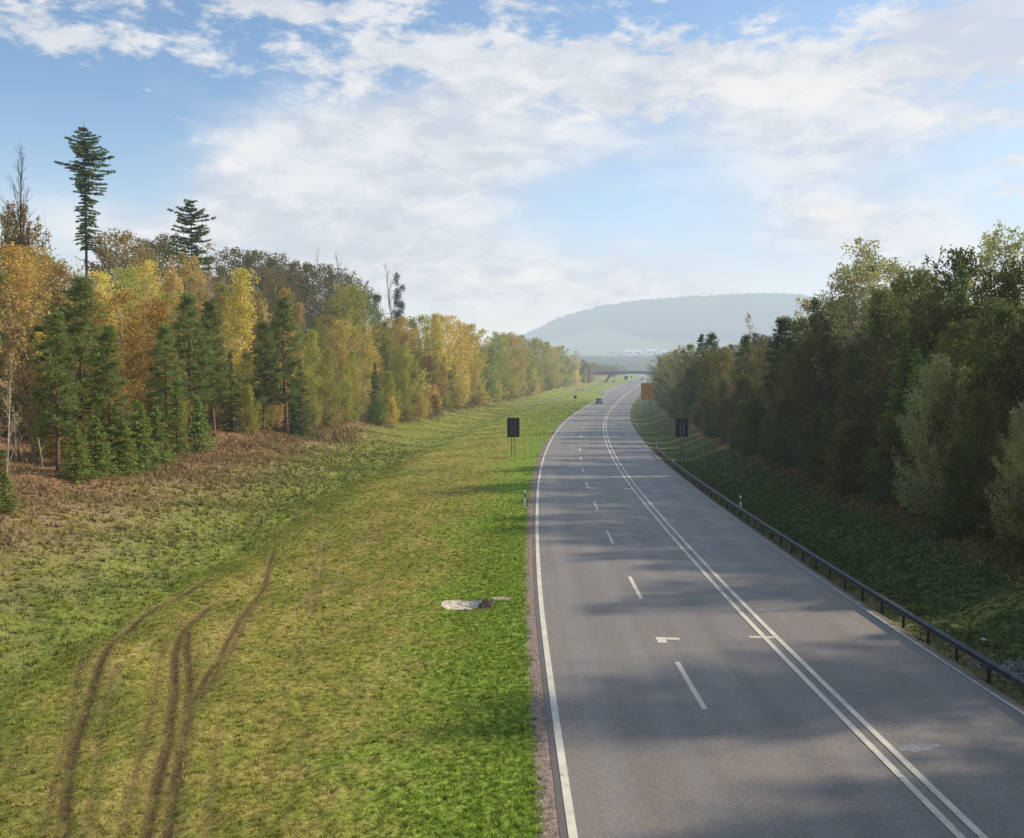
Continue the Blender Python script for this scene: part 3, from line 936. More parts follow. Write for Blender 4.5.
# --- landmark trees
prof_g = ([0, .04, .21, .34, .47, .55, .68, .76, .89, 1.], [.35, .45, .38, .36, .60, .92, .98, .80, .30, .03])
gaunt = spruce_tree(27, 3.3, 50, base=.50, prof=prof_g, step=.26, nb=5, dens=2.2, droop=.30, qs=.10, bark='dark', thick=.0085,
                    bias=lambda t, a: random.uniform(.55, 1.25) * (1. if t > .8 else (1.15 if math.cos(a) > 0 else (.62 if t > .40 and t < .58 else .85))))
hero('gaunt', 'spruce', 84, 122, 110, LW, label='very tall gaunt spruce with bare lower trunk rising above the left wood', proto=gaunt, name='spruce_tree')
thin = spruce_tree(20, 2.5, 51, base=.25, prof=([0, .3, .6, .85, 1.], [.5, .8, 1., .95, .2]), step=.4, nb=6, dens=1.8, droop=.22, qs=.13, bark='dark', thick=.009, bias=lambda t, a: random.uniform(.2, 1.35))
hero('gaunt', 'spruce', 191, 199, 150, LW, label='thin flat-topped conifer standing clear of the left wood, right of the gaunt spruce', proto=thin, name='fir_tree')


def ivy_tree(H, seed, n=34, r=.8, top=.72, bare_n=16, low=.2, prof=None):
    global rng
    b = bare_tree(H, seed, .22, bare_n, 0, 'dark', .008, 'ivy', 1, .45)
    rng = np.random.default_rng(5000 + seed)
    C = []
    for i in range(n):
        t = rng.uniform(low, top); a = rng.uniform(0, 2 * PI); k = 150
        rr = r * rng.uniform(.3, 1.) * (1.15 - t * .6)
        c0 = np.array([rr * math.cos(a), rr * math.sin(a), t * H])
        C.append(c0 + rng.normal(0, .28, (k, 3)) * [1, 1, 1.3])
    cr = crown_obj(np.vstack(C), .13, LM['ivy']); COL.objects.unlink(cr)
    return (b[0], cr)


hero('gaunt', 'ivy', 399, 263, 235, LW, proto=ivy_tree(22, 60, 60, 1.3, .93, 20, .3), name='poplar_tree', label='narrow ivy-clad poplar standing tallest above the middle of the left wood')
hero('gaunt', 'ivy', 376, 286, 240, LW, proto=ivy_tree(18, 61, 34, 1.6, .93, 12, .45), name='poplar_tree', label='shorter ivy-clad tree just left of the narrow poplar')
hero('gaunt', 'ivy', 14, 145, 85, LW, proto=ivy_tree(19, 62, 36, 1.3, .62, 26, .3), name='poplar_tree', label='tall tree with bare top twigs and ivied trunk at the left frame edge')
hero('round', 'rust', 18, 205, 86, LW, .55, label='rust-leaved tree wrapped round the ivied trunk at the far left')
hero('gaunt', None, 345, 252, 205, LW, 1.3, proto=bare_tree(20, 63, .35, 22, 0, 'grey', .009, 'straw', 1, .3), name='bare_tree', label='leafless spreading tree on the dark ridge right of the bare spire')
hero('gaunt', None, 313, 248, 200, LW, proto=bare_tree(20, 64, .14, 16, 0, 'grey', .008, 'straw', 1, .3), name='bare_tree', label='leafless spire-shaped tree rising from the dark ridge of the left wood')
hero('bare', 'straw', 212, 246, 150, LW, 1.4, label='nearly leafless grey tree just right of the flat-topped conifer', bark='grey')
# ridge of dark trees behind
for px, top, d, m, w in ((120, 232, 140, 'rust', .85), (160, 236, 160, 'dark', .8), (143, 252, 150, 'olive', .7), (240, 250, 190, 'dark', .8), (262, 253, 195, 'dark', .8), (286, 260, 205, 'dark', .8),
                         (304, 264, 200, 'dark', .75), (328, 267, 210, 'dark', .75), (350, 276, 215, 'dark', .7), (196, 264, 175, 'rust', .7), (222, 268, 185, 'dark', .7), (270, 268, 180, 'dark', .75), (362, 292, 220, 'green', .7)):
    hero('round', m, px, top, d, 'dark trees on the ridge behind the left wood', w * 1.35)
# --- front of the left wood, placed one by one
for a in (
    ('bare', 'straw', 3, 355, 47, .7, 'birch'), ('young', 'young', 4, 470, 43, 1.3), ('barebush', 'straw', 35, 300, 56, 1.1), ('barebush', 'straw', 20, 290, 62, 1.1),
    ('pine', 'pine', 55, 318, 55, 1.0), ('pine', 'pine', 82, 282, 60, 1.1), ('pine', 'pine', 40, 330, 60, .9), ('pine', 'pine', 110, 330, 58, .9),
    ('young', 'young', 95, 415, 55, 1.2), ('young', 'young', 76, 425, 53, 1.2), ('young', 'young', 118, 410, 58, 1.3), ('young', 'young', 138, 400, 62, 1.2),
    ('young', 'young', 155, 405, 65, 1.2), ('spruce', 'young', 176, 385, 70, 1.1), ('young', 'young', 198, 398, 75, 1.2),
    ('birchw', 'orange', 120, 290, 72, 1.2), ('round', 'orange', 150, 300, 78, .8), ('pine', 'pine', 165, 330, 72, 1.), ('pine', 'pine', 188, 300, 80, 1.),
    ('pine', 'pine', 213, 305, 84, 1.0), ('bush', 'lime', 248, 385, 90, .6), ('spruce', 'spruce', 230, 350, 90, 1.), ('birch', 'gold', 240, 268, 100, 1.15),
    ('birch', 'amber', 222, 282, 108, 1.1), ('pine', 'pine', 262, 325, 96, 1.), ('pine', 'pine', 286, 303, 98, 1.1), ('spruce', 'spruce', 300, 360, 100, 1.1),
    ('birch', 'amber', 285, 288, 118, 1.1), ('column', 'lime', 312, 330, 110, .8), ('column', 'lime', 328, 348, 108, .9), ('young', 'spruce', 292, 398, 99, 1.2),
    ('column', 'olive', 352, 350, 125, .9), ('birchw', 'rust', 328, 315, 130, .8), ('birchw', 'green', 315, 318, 126, .8), ('round', 'olive', 345, 284, 165, .85), ('column', 'olive', 347, 365, 118, .8),
    ('birchw', 'amber', 364, 325, 140, 1.), ('spruce', 'spruce', 375, 362, 132, .9), ('round', 'lime', 383, 322, 170, .8), ('bush', 'olive', 388, 372, 138, .8), ('round', 'orange', 398, 318, 180, .8),
    ('round', 'olive', 404, 345, 148, .65), ('bush', 'gold', 410, 358, 152, .95), ('round', 'olive', 418, 316, 185, .7), ('bush', 'amber', 440, 352, 158, 1.1), ('bush', 'rust', 452, 372, 155, .6),
    ('round', 'gold', 445, 316, 200, .8), ('birch', 'gold', 436, 312, 190, 1.), ('birchw', 'orange', 462, 322, 210, .8), ('round', 'amber', 470, 325, 215, .7), ('round', 'green', 484, 345, 198, .65),
    ('round', 'olive', 498, 332, 240, .7), ('round', 'amber', 508, 333, 250, .8), ('round', 'olive', 520, 336, 262, .7), ('column', 'olive', 502, 355, 225, .8), ('column', 'rust', 517, 358, 235, .9),
    ('round', 'olive', 532, 338, 280, .7), ('round', 'olive', 543, 340, 300, .8), ('round', 'amber', 551, 345, 310, .8), ('round', 'olive', 560, 346, 330, .8), ('round', 'green', 566, 355, 330, .6),
    ('round', 'amber', 574, 355, 390, .9), ('round', 'green', 583, 360, 410, .8), ('round', 'dark', 577, 366, 385, .6), ('round', 'rust', 588, 362, 470, 1.),
    ('column', 'straw', 60, 262, 75, 1.2), ('bush', 'straw', 72, 300, 72, .8), ('birchw', 'gold', 30, 248, 78, 1.3), ('birchw', 'gold', 5, 242, 70, 1.3), ('birchw', 'olive', 48, 256, 82, 1.2),
    ('column', 'gold', 98, 272, 92, 1.2), ('birchw', 'gold', 145, 262, 112, 1.1), ('birch', 'gold', 172, 266, 115, 1.2), ('birchw', 'olive', 125, 268, 105, 1.1), ('round', 'amber', 185, 255, 140, .7), ('birch', 'amber', 175, 275, 122, 1.2),
    ('birch', 'straw', 203, 282, 112, 1.), ('birch', 'straw', 256, 290, 118, 1.), ('bare', 'amber', 258, 275, 125, 1.)):
    hero(a[0], a[1], a[2], a[3], a[4], LW, a[5], bark=(a[6] if len(a) > 6 else None))

# --- fill of the left wood behind and between them, kept under the skyline of the photograph
SKL = ([-300, 0, 40, 90, 150, 215, 240, 300, 360, 400, 440, 500, 560, 600, 620], [230, 238, 250, 268, 262, 275, 285, 298, 310, 318, 324, 336, 348, 370, 376])
SKR = ([630, 655, 672, 700, 760, 800, 840, 900, 940, 1000, 1400], [372, 362, 348, 337, 328, 322, 300, 285, 272, 250, 235])
random.seed(5)


def fill(side, y0, y1, step, vlo, vhi, choice, Hlo, Hhi, group, sky):
    y = y0
    while y < y1:
        v = random.uniform(vlo, vhi)
        off = -v if side < 0 else W + v
        x = float(xl(y)) + off
        z = float(ground_z(x, y))
        H = random.uniform(Hlo, Hhi)
        px = project(x, y, z + H)[0]
        if -150 < px < 1200:
            lim = float(np.interp(px, *sky)) + random.uniform(2, 14)
            rz = ray(px, lim)[1]
            H = min(H, EYE + rz * y - z)
            if H > 2.2:
                k, m, w = random.choice(choice)
                if H < 4.5 and k in ('round', 'birch', 'birchw', 'column', 'sparse'): k = 'bush'
                plant(k, m, x, y, H, group, w * (1.15 if k == 'bush' and H > 7 else 1))
        y += step * random.uniform(.8, 1.2) * (1 + y * .0022)


A = [('birchw', 'gold', 1.1), ('birch', 'amber', 1.2), ('birchw', 'olive', 1.1), ('pine', 'pine', 1.1), ('column', 'olive', 1.1), ('birch', 'gold', 1.2), ('birchw', 'orange', 1.1), ('pine', 'pine', 1.), ('bare', 'straw', 1.2), ('column', 'rust', 1.1)]
B = [('round', 'gold', .9), ('round', 'green', .9), ('birch', 'orange', 1.1), ('round', 'rust', .8), ('spruce', 'spruce', 1.), ('round', 'olive', .9), ('round', 'amber', .9), ('round', 'olive', .8), ('column', 'gold', 1.1), ('round', 'green', .8), ('birchw', 'gold', 1.1)]
fill(-1, 50, 160, 6.5, 28, 31, A, 7, 10, LW, SKL)
fill(-1, 160, 420, 6.0, 22.5, 25, B + [('bush', 'amber', 1.)], 7, 10, LW, SKL)
fill(-1, 60, 150, 7.5, 35, 39, A, 9, 13, LW, SKL)
fill(-1, 150, 420, 8., 30, 33, B, 10, 13, LW, SKL)
fill(-1, 90, 300, 11, 44, 50, A[:3] + B[:3], 10, 14, LW, SKL)
fill(-1, 420, 600, 8., 19, 25, B + [('round', 'dark', .8)], 7, 11, LW, SKL)

U = [('bush', 'olive', .9), ('bush', 'gold', .9), ('bush', 'green', .9), ('barebush', 'straw', 1.), ('bush', 'rust', .9), ('young', 'young', 1.2)]
fill(-1, 46, 130, 5.5, 27, 35, U, 3, 5.5, LW, SKL)
fill(-1, 130, 430, 5.0, 21.5, 23.5, U[:3] + [U[4]], 3, 5, LW, SKL)
# --- right-hand wood
for a in (
    ('sparse', 'willow', 862, 240, 80, 1.0, 'tall pale willow standing above the right wood'), ('sparse', 'willow', 880, 258, 84, 1.1, None), ('sparse', 'willow', 850, 262, 82, .9, None), ('column', 'rdark', 872, 254, 96, .9, None), ('column', 'willow', 896, 264, 88, .8, None),
    ('sparse', 'willow', 1005, 226, 62, 1.0, 'sparse pale-leaved tree highest at the right frame edge'), ('round', 'rdark', 965, 250, 66, .8, None), ('round', 'rdark', 915, 272, 74, .8, None),
    ('round', 'ryel', 925, 268, 80, .75, None), ('spruce', 'pine', 962, 254, 62, .9, None), ('round', 'rdark', 1015, 262, 58, .8, None), ('round', 'rdark', 890, 290, 72, .8, None),
    ('willow', 'willow', 938, 354, 50, .72, 'grey-green willow bush catching the sun in the right wood'), ('willow', 'rdark', 985, 392, 46, .7, None), ('willow', 'willow', 1028, 402, 41, .66, 'pale willow bush cut by the right frame edge'),
    ('spruce', 'young', 905, 330, 60, 1.0, 'yellow-green young conifer lit above the bushes on the right'), ('spruce', 'young', 918, 345, 58, .9, None), ('bush', 'ryel', 960, 372, 50, .9, None),
    ('round', 'rbrown', 820, 300, 96, .8, None), ('round', 'rdark', 838, 298, 92, .8, None), ('sparse', 'straw', 803, 298, 110, .8, None), ('round', 'rdark', 800, 318, 104, .8, None),
    ('pine', 'spruce', 783, 322, 96, 1.0, 'dark fir poking up in the middle of the right wood'), ('bare', 'straw', 752, 315, 150, .9, 'thin leafless tree behind the right wood top'),
    ('spruce', 'spruce', 702, 332, 150, 1.2, 'leftmost dark spruce spire on the right bank'), ('pine', 'spruce', 712, 337, 146, 1., None), ('pine', 'spruce', 746, 338, 128, 1., None),
    ('round', 'ryel', 722, 350, 138, .75, None), ('round', 'ryel', 712, 352, 150, .7, None), ('round', 'ryel', 690, 345, 190, .9, None), ('round', 'willow', 678, 350, 215, .9, None), ('round', 'ryel', 668, 352, 250, 1., None), ('round', 'rbrown', 662, 358, 290, 1., None),
    ('round', 'ryel', 733, 345, 150, .7, None), ('round', 'ryel', 765, 342, 120, .7, None), ('bush', 'rbrown', 745, 375, 112, .9, None), ('bush', 'ryel', 722, 380, 118, .7, None), ('round', 'rdark', 690, 366, 150, .55, None),
    ('bush', 'rbrown', 785, 400, 82, 1.0, None), ('bush', 'rdark', 820, 410, 70, 1.1, None), ('bush', 'rbrown', 855, 420, 62, 1., None), ('bush', 'rdark', 893, 425, 56, 1.0, None), ('bush', 'rdark', 755, 398, 92, .9, None),
    ('bush', 'rdark', 960, 440, 45, .8, None), ('bush', 'rdark', 712, 400, 118, .9, None), ('bush', 'rdark', 683, 380, 170, 1., None), ('bush', 'rbrown', 668, 372, 230, 1., None),
    ('round', 'rbrown', 830, 335, 80, .7, None), ('round', 'rdark', 860, 340, 74, .8, None), ('spruce', 'spruce', 835, 340, 82, 1., None), ('round', 'ryel', 790, 355, 88, .6, None), ('round', 'rdark', 940, 300, 60, .8, None), ('round', 'rdark', 1000, 300, 52, .8, None)):
    hero(a[0], a[1], a[2], a[3], a[4], RW, a[5], a[6])
C_ = [('round', 'rdark', .85), ('round', 'rbrown', .85), ('round', 'rdark', .85), ('round', 'ryel', .8), ('column', 'rdark', 1.2), ('pine', 'spruce', 1.1), ('sparse', 'ryel', 1.)]
fill(1, 24, 60, 5.5, 11.5, 14, C_, 8, 10.5, RW, SKR)
fill(1, 60, 330, 7, 10, 14, C_, 8, 11, RW, SKR)
fill(1, 20, 200, 9, 19, 25, C_, 9, 12, RW, SKR)
D_ = [('bush', 'rdark', 1.), ('bush', 'rbrown', 1.), ('bush', 'rdark', 1.), ('bush', 'ryel', .9)]
fill(1, 30, 300, 4.5, 8.0, 9.5, D_, 3., 5., RW, SKR)
fill(1, 14, 70, 6, 14, 18, C_[:3], 9, 11, RW, SKR)
fill(1, 330, 600, 8, 8, 12, C_, 7, 11, RW, SKR)
# trees just past the right frame edge: they throw the shade on the near road
for x, y, H, k in ((33, 18, 15, 'round'), (36, 26, 16, 'round'), (31, 34, 14, 'round'), (35, 8, 15, 'round'), (21, 8, 9, 'round'), (24, 16, 11, 'round'), (20, 22, 9.5, 'round'), (27, 24, 13, 'round'), (23.5, 30, 10, 'round'), (20, 1, 9, 'sparse'), (30, 12, 13, 'round'), (26, 4, 12, 'round')):
    plant(k, 'rdark', x, y, H, 'trees past the right edge of the frame', .85, label='dark tree just past the right edge of the frame')

# --- labels, from what stands beside what
ORD = ['', 'leftmost', 'second', 'third', 'fourth', 'fifth', 'sixth', 'seventh', 'eighth', 'ninth', 'tenth', 'eleventh', 'twelfth', 'thirteenth', 'fourteenth', 'fifteenth', 'sixteenth', 'seventeenth', 'eighteenth', 'nineteenth', 'twentieth']


def zone(t):
    px = t['px']
    if t['group'] == LW:
        if px < 75: return 'left of the tall gaunt spruce'
        if px < 191: return 'between gaunt spruce and flat-topped conifer'
        if px < 330: return 'below the dark left ridge'
        if px < 420: return 'around the ivy-clad poplars'
        if px < 507: return 'between ivied poplar and left sign back'
        return 'far left, beyond the left sign back'
    if t['group'] == RW:
        if px < 700: return 'above the orange sign'
        if px < 783: return 'behind the right-hand sign back'
        if px < 870: return 'between dark fir and pale willow'
        if px < 960: return 'around the lit conifer at right'
        return 'near the right frame edge'
    return 'on the dark ridge'


from collections import defaultdict
grp = defaultdict(list)
for t in TREES:
    if not t['label']:
        row = 'upper' if t['pt'] < (np.interp(t['px'], *SKL) + 22 if t['px'] < 620 else np.interp(t['px'], *SKR) + 25) else 'lower'
        t['row'] = row
        grp[(KIND.get(t['mat'], 'pale'), t['word'], zone(t), row)].append(t)
for (mat, word, zn, row), L in grp.items():
    L.sort(key=lambda t: t['px'])
    bar = KIND.get(None, '')
    m = mat if word not in ('bare tree', 'leafless shrub') else 'pale'
    lead = 'skyline' if row == 'upper' else 'lower'
    for i, t in enumerate(L):
        if len(L) == 1: s = f"{m} {word} {lead} {zn}" if False else f"{m} {word}, {lead}, {zn}"
        else:
            o_ = ORD[i + 1] if i + 1 < len(ORD) else 'far'
            if i == len(L) - 1: o_ = 'rightmost'
            s = f"{m} {word}, {lead}, {zn}, {o_}" + (' from left' if o_ not in ('leftmost', 'rightmost') else '')
        t['o']['label'] = s

# ---------------------------------------------------------------- far woods (one mass)
rng = np.random.default_rng(77)


def wood_mass(name, pts, per, mat_cols, label, leaf):
    C = []; Tn = []
    for x, y, r, h in pts:
        z = float(ground_z(x, y)); k = per
        d = rng.normal(size=(k, 3)); d /= np.linalg.norm(d, axis=1)[:, None]
        d *= rng.uniform(.6, 1.05, (k, 1))
        C.append(np.array([x, y, z + h * .5]) + d * [r, r, h * .5]); Tn.append(np.clip(np.full(k, rng.random()) * .7 + .4 * rng.random(k), 0, 1))
    C = np.vstack(C); V, q = leaf_quads(C, leaf, 1.2)
    o = mesh_np(name, V, q, mat_cols, attrs=dict(tint=np.repeat(np.concatenate(Tn), 4)))
    tag(o, label, 'woodland', kind='stuff')


pts = []
for i in range(420):
    y = rng.uniform(720, 1250)
    a = rng.uniform(-.02, .24)
    x = a * y
    off = x - float(xl(y))
    if y < 1120 and -14 < off < 26: continue
    rx, h0 = a, rng.uniform(7, 13)
    top = EYE + .013 * y + rng.uniform(-3, 2)
    h = min(h0, top - float(ground_z(x, y)))
    if h > 3: pts.append((x, y, rng.uniform(3.5, 6.5), h))
for i in range(150):   # closing belt behind the bridge
    y = rng.uniform(1000, 1300); x = rng.uniform(.03, .22) * y
    off = x - float(xl(y))
    if y < 1150 and -14 < off < 26: continue
    pts.append((x, y, rng.uniform(4, 7), rng.uniform(6, 10)))
wood_mass('far_woodland', pts, 170, leaf_mat('far_leaves', (.06, .075, .03), (.20, .17, .06)), 'hazy belt of autumn trees in the valley beyond the bridge', 1.3)
pts = []
for i in range(900):
    x = rng.uniform(-60, 1300); y = 3180 + rng.uniform(-260, 30)
    pts.append((x, y, rng.uniform(6, 11), rng.uniform(8, 15)))
wood_mass('hill_forest', pts, 26, leaf_mat('hill_leaves', (.02, .035, .03), (.06, .07, .04)), 'forest along the crest of the misty hill', 9.)
pts = []
for i in range(700):
    y = rng.uniform(1260, 1590); x = rng.uniform(.02, .24) * y
    pts.append((x, y, rng.uniform(5, 10), min(rng.uniform(7, 12), EYE + .0195 * y - float(ground_z(x, y)))))
pts = [p for p in pts if p[3] > 2.5]
wood_mass('village_trees', pts, 26, leaf_mat('village_leaves', (.05, .07, .05), (.12, .13, .07)), 'pale tree belt around the buildings at the foot of the hill', 5.)

# ---------------------------------------------------------------- road furniture
mat_steel = simple('galvanised_steel', (.08, .083, .087), .55, .35, .4, .35, 5.)
mat_postst = simple('dull_steel', (.03, .03, .03), .6, .4, .4, .3)
mat_signback = simple('sign_back_metal', (.022, .028, .040), .45, .2, .4, .3, 2.)
mat_signpole = simple('sign_pole_steel', (.075, .078, .075), .6, .3)
mat_white = simple('white_plastic', (.74, .74, .72), .5, 0, .4, .06)
mat_black = simple('black_plastic', (.02, .02, .022), .45)
mat_reflect = simple('reflector', (.55, .55, .50), .2)

# guardrail
YEND = 112.0
root = empty('guardrail', tuple(road_pt(15, W + .62, -.2)))
rx0 = Vector(root.location)
OFFR = .54


def rail_base(y, o=OFFR):
    p = road_pt(y, W + o)
    p.z = float(ground_z(p.x, p.y)); return p


prof = [(.03, .272), (-.00, .27), (-.045, .26), (-.085, .235), (-.085, .205), (-.015, .18), (-.015, .155), (-.085, .13), (-.085, .10), (-.045, .075), (-.0, .06)]
ys = np.concatenate([np.arange(8, YEND, 1.0), [YEND]])
V = []
for y in ys:
    b = road_pt(y, W + OFFR); drop = max(0, (y - (YEND - 5)) / 5)
    gz = float(zr(y)) - .34
    for dx, dz in prof: V.append((b.x + dx, b.y, gz + .31 + dz - .30 * drop))
m_ = len(prof); q = []
for i in range(len(ys) - 1):
    for j in range(m_ - 1): q.append((i * m_ + j, i * m_ + j + 1, (i + 1) * m_ + j + 1, (i + 1) * m_ + j))
V2 = np.array(V); V2b = V2 + [.012, 0, 0]; nV = len(V2)
qb = [tuple(nV + k for k in f[::-1]) for f in q]
o = mesh_np('rail_beam', np.vstack([V2, V2b]) - np.array(rx0), np.array(q + qb), mat_steel, root)
y = 9.0; first = None; proto_post = None
while y < YEND - .5:
    b = rail_base(y, OFFR + .09)
    drop = max(0, (y - (YEND - 5)) / 5)
    top = float(zr(y)) + .19 - .3 * drop
    if proto_post is None:
        mb = MB(); mb.box((0, 0, .22), (.055, .10, .96)); mb.box((-.03, .0, .62), (.05, .06, .12))
        proto_post = mb.build('post', mat_postst, root); pp = proto_post
    else:
        pp = proto_post.copy(); COL.objects.link(pp); pp.parent = root
    pp.location = Vector((b.x, b.y, top - .66)) - rx0
    y += 2.0
tag(root, 'long grey steel guardrail on short posts along the right road edge', 'guardrail')


# delineator posts
def delineator():
    r = empty('delineator_post')
    mb = MB()
    sec = [(-.06, -.035), (.06, -.035), (.045, .05), (-.045, .05)]
    def prism(z0, z1, k0=1, k1=1, cut=0.):
        v = [(x * k0, y * k0, z0) for x, y in sec] + [(x * k1, y * k1, z1 - (cut if y < 0 else 0)) for x, y in sec]
        mb.add(v, [(0, 3, 2, 1), (4, 5, 6, 7), (0, 1, 5, 4), (1, 2, 6, 5), (2, 3, 7, 6), (3, 0, 4, 7)])
    prism(-.1, .64); prism(.88, 1.04, 1, .96, .05)
    mb.build('post_body', mat_white, r)
    mb = MB(); v = [(x * 1.04, y * 1.04, z) for z in (.64, .88) for x, y in sec]
    mb.add(v, [(0, 3, 2, 1), (4, 5, 6, 7), (0, 1, 5, 4), (1, 2, 6, 5), (2, 3, 7, 6), (3, 0, 4, 7)])
    band = mb.build('black_band', mat_black, r)
    mb = MB(); mb.box((0, -.04, .80), (.045, .01, .16)); mb.build('reflector', mat_reflect, band)
    return r


def copy_tree(o, parent=None):
    c = o.copy(); COL.objects.link(c)
    if parent: c.parent = parent
    for ch in list(o.children): copy_tree(ch, c)
    return c


bpy.context.view_layer.update()
dl = delineator(); bpy.context.view_layer.update()
spots = [(-.75, 60.5, 'nearest white marker post on the left verge, black band near top'), (-.8, 114, 'second white marker post on the left verge, right of the sign back'),
         (-.9, 172, 'third white marker post on left verge, partway up the bend'), (W + 1.35, 62.5, 'white marker post behind the guardrail'),
         (W + 1.0, 114.5, 'white marker post at the far end of the guardrail'), (W + 1.0, 168, 'farthest white marker post on the right verge below the orange sign'),
         (-.9, 225, 'farthest white marker post on the left verge near the round sign')]
for i, (of, y, lab) in enumerate(spots):
    o = dl if i == 0 else copy_tree(dl)
    p = road_pt(y, of); p.z = float(ground_z(p.x, p.y)); o.location = p
    tag(o, lab, 'marker post', 'white marker posts along the road')


# signs seen from behind
def sign_back(px, d, bottom_row, w, h, lab, col=mat_signback):
    rx, rz = ray(px, bottom_row)
    x = rx * d; z = float(ground_z(x, d)); zb = EYE + rz * d
    r = empty('road_sign', (x, d, z))
    zb -= z
    mb = MB(); t = .03; cr = .06
    pts = []
    for cx, cz, a0 in ((w / 2 - cr, h - cr, 0), (-w / 2 + cr, h - cr, 90), (-w / 2 + cr, cr, 180), (w / 2 - cr, cr, 270)):
        for a in (0, 30, 60, 90): pts.append((cx + cr * math.cos(math.radians(a0 + a)), cz + cr * math.sin(math.radians(a0 + a))))
    n = len(pts)
    v = [(a, -t / 2, zb + b) for a, b in pts] + [(a, t / 2, zb + b) for a, b in pts] + [(0, -t / 2, zb + h / 2), (0, t / 2, zb + h / 2)]
    tt = []
    for i in range(n): j = (i + 1) % n; tt += [(2 * n, j, i), (2 * n + 1, n + i, n + j)]
    mb.add(v, [(i, (i + 1) % n, n + (i + 1) % n, n + i) for i in range(n)], tt)
    pan = mb.build('panel', col, r)
    mb = MB()
    for k in (.18, .82): mb.box((0, -.035, zb + h * k), (w * .94, .03, .05))
    mb.build('cross_rail', mat_signback, r)
    for s in (-1, 1):
        mb = MB(); mb.tube([(s * .15, -.085, -.3), (s * .15, -.085, zb + h * .93)], .033, 8); mb.build('pole', mat_signpole, r, True)
    tag(r, lab, 'road sign', 'road sign boards on twin poles')
    return r


sign_back(513.3, 98.5, 437.3, 1.22, 1.92, 'dark back of a tall road sign on two poles in the left grass')
s2 = sign_back(681.8, 95, 437.0, 1.22, 1.80, 'navy back of a tall road sign on the right bank beyond guardrail')

# orange board
mat_orange, nt = newmat('orange_board'); g = N(nt)
p = g.pos()
c = g.mix(g.ramp(g.noise(p, 1.6, 4, .6), .35, .65), (.40, .17, .015), (.54, .25, .025))
g.out(g.bsdf(c, .6, None, .3))
mat_orange_d = simple('orange_frame', (.28, .10, .02), .6)
mat_brown = simple('brown_lettering', (.18, .065, .02), .6)
rx, rz = ray(647.4, 399.8); dO = 225.
xO = rx * dO; zO = float(ground_z(xO, dO)); r = empty('road_sign', (xO, dO, zO)); zb = EYE + rz * dO - zO
mb = MB(); mb.box((0, 0, zb + 1.87), (2.9, .06, 3.74)); mb.build('panel', mat_orange, r)
mb = MB()
for k in (-1, 1): mb.box((k * 1.42, -.045, zb + 1.87), (.07, .03, 3.74)); mb.box((0, -.045, zb + 1.87 + k * 1.835), (2.77, .03, .07))
mb.box((-.62, -.045, zb + 1.87), (.05, .03, 3.6)); mb.box((.35, -.045, zb + 2.15), (1.9, .03, .05))
mb.build('frame', mat_orange_d, r)
mb = MB()
for (a, b, w_) in ((.2, 3.0, .9), (.5, 2.5, 1.1), (.3, 1.6, 1.0), (.6, 1.1, .8)):
    mb = MB(); mb.box((a, -.045, zb + b), (w_, .02, .14)); mb.build('stripe', mat_brown, r)
for s in (-1, 1):
    mb = MB(); mb.tube([(s * .8, .08, -.4), (s * .8, .08, zb + 3.5)], .06, 8); mb.build('pole', mat_signpole, r, True)
tag(r, 'large orange sign board on poles beside the right bend', 'road sign')


def small_sign(px, row_c, d, rad, lab, square=False):
    rx, rz = ray(px, row_c); x = rx * d; z = float(ground_z(x, d)); zc = EYE + rz * d - z
    r = empty('road_sign', (x, d, z)); mb = MB()
    if square: mb.box((0, 0, zc), (rad * 2, .05, rad * 2.2))
    else:
        a = np.arange(20) * 2 * PI / 20
        v = [(rad * math.cos(t), -.02, zc + rad * math.sin(t)) for t in a] + [(rad * math.cos(t), .02, zc + rad * math.sin(t)) for t in a] + [(0, -.02, zc), (0, .02, zc)]
        tt = []
        for i in range(20): j = (i + 1) % 20; tt += [(40, j, i), (41, 20 + i, 20 + j)]
        mb.add(v, [(i, (i + 1) % 20, 20 + (i + 1) % 20, 20 + i) for i in range(20)], tt)
    mb.build('panel', mat_signback, r)
    mb = MB(); mb.tube([(0, -.06, -.3), (0, -.06, zc + rad * .8)], .04, 8); mb.build('pole', mat_signpole, r, True)
    tag(r, lab, 'road sign')


small_sign(575.2, 397, 252, .42, 'round sign back on a thin pole in the left grass')
small_sign(614, 380.8, 500, .45, 'tiny round sign in the far grass, left of the blue board')
small_sign(626, 377.8, 510, .85, 'small blue-black square sign board in front of the far bridge', True)
small_sign(631.4, 376.8, 560, .5, 'tiny sign just right of the blue board under the bridge')

# ---------------------------------------------------------------- drain inlet in the verge
mat_stone = simple('pale_rubble', (.42, .38, .33), .9, var=.5, scale=9)
mat_rubble_d = simple('brown_rubble', (.17, .10, .07), .9, var=.4, scale=9)
ix, iy = INLET; iz = float(ground_z(ix, iy))
r = empty('drain_inlet', (ix, iy, iz))


def stones(name, mat, n, fx, parent, seed, smin=.03, smax=.09):
    rg = np.random.default_rng(seed); mb = MB()
    base = np.array([(1, 0, 0), (0, 1, 0), (-1, 0, 0), (0, -1, 0), (0, 0, 1), (0, 0, -1), ]) * 1.
    tri = [(0, 1, 4), (1, 2, 4), (2, 3, 4), (3, 0, 4), (1, 0, 5), (2, 1, 5), (3, 2, 5), (0, 3, 5)]
    for _ in range(n):
        x, y, z = fx(rg); s = rg.uniform(smin, smax)
        M = np.array(Matrix.Rotation(rg.uniform(0, 6), 3, 'Z') @ Matrix.Rotation(rg.uniform(0, 1), 3, 'X'))
        mb.add((base * rg.uniform(.6, 1.3, (6, 3)) * s * [1, 1, .7]) @ M.T + [x, y, z], None, tri)
    return mb.build(name, mat, parent)


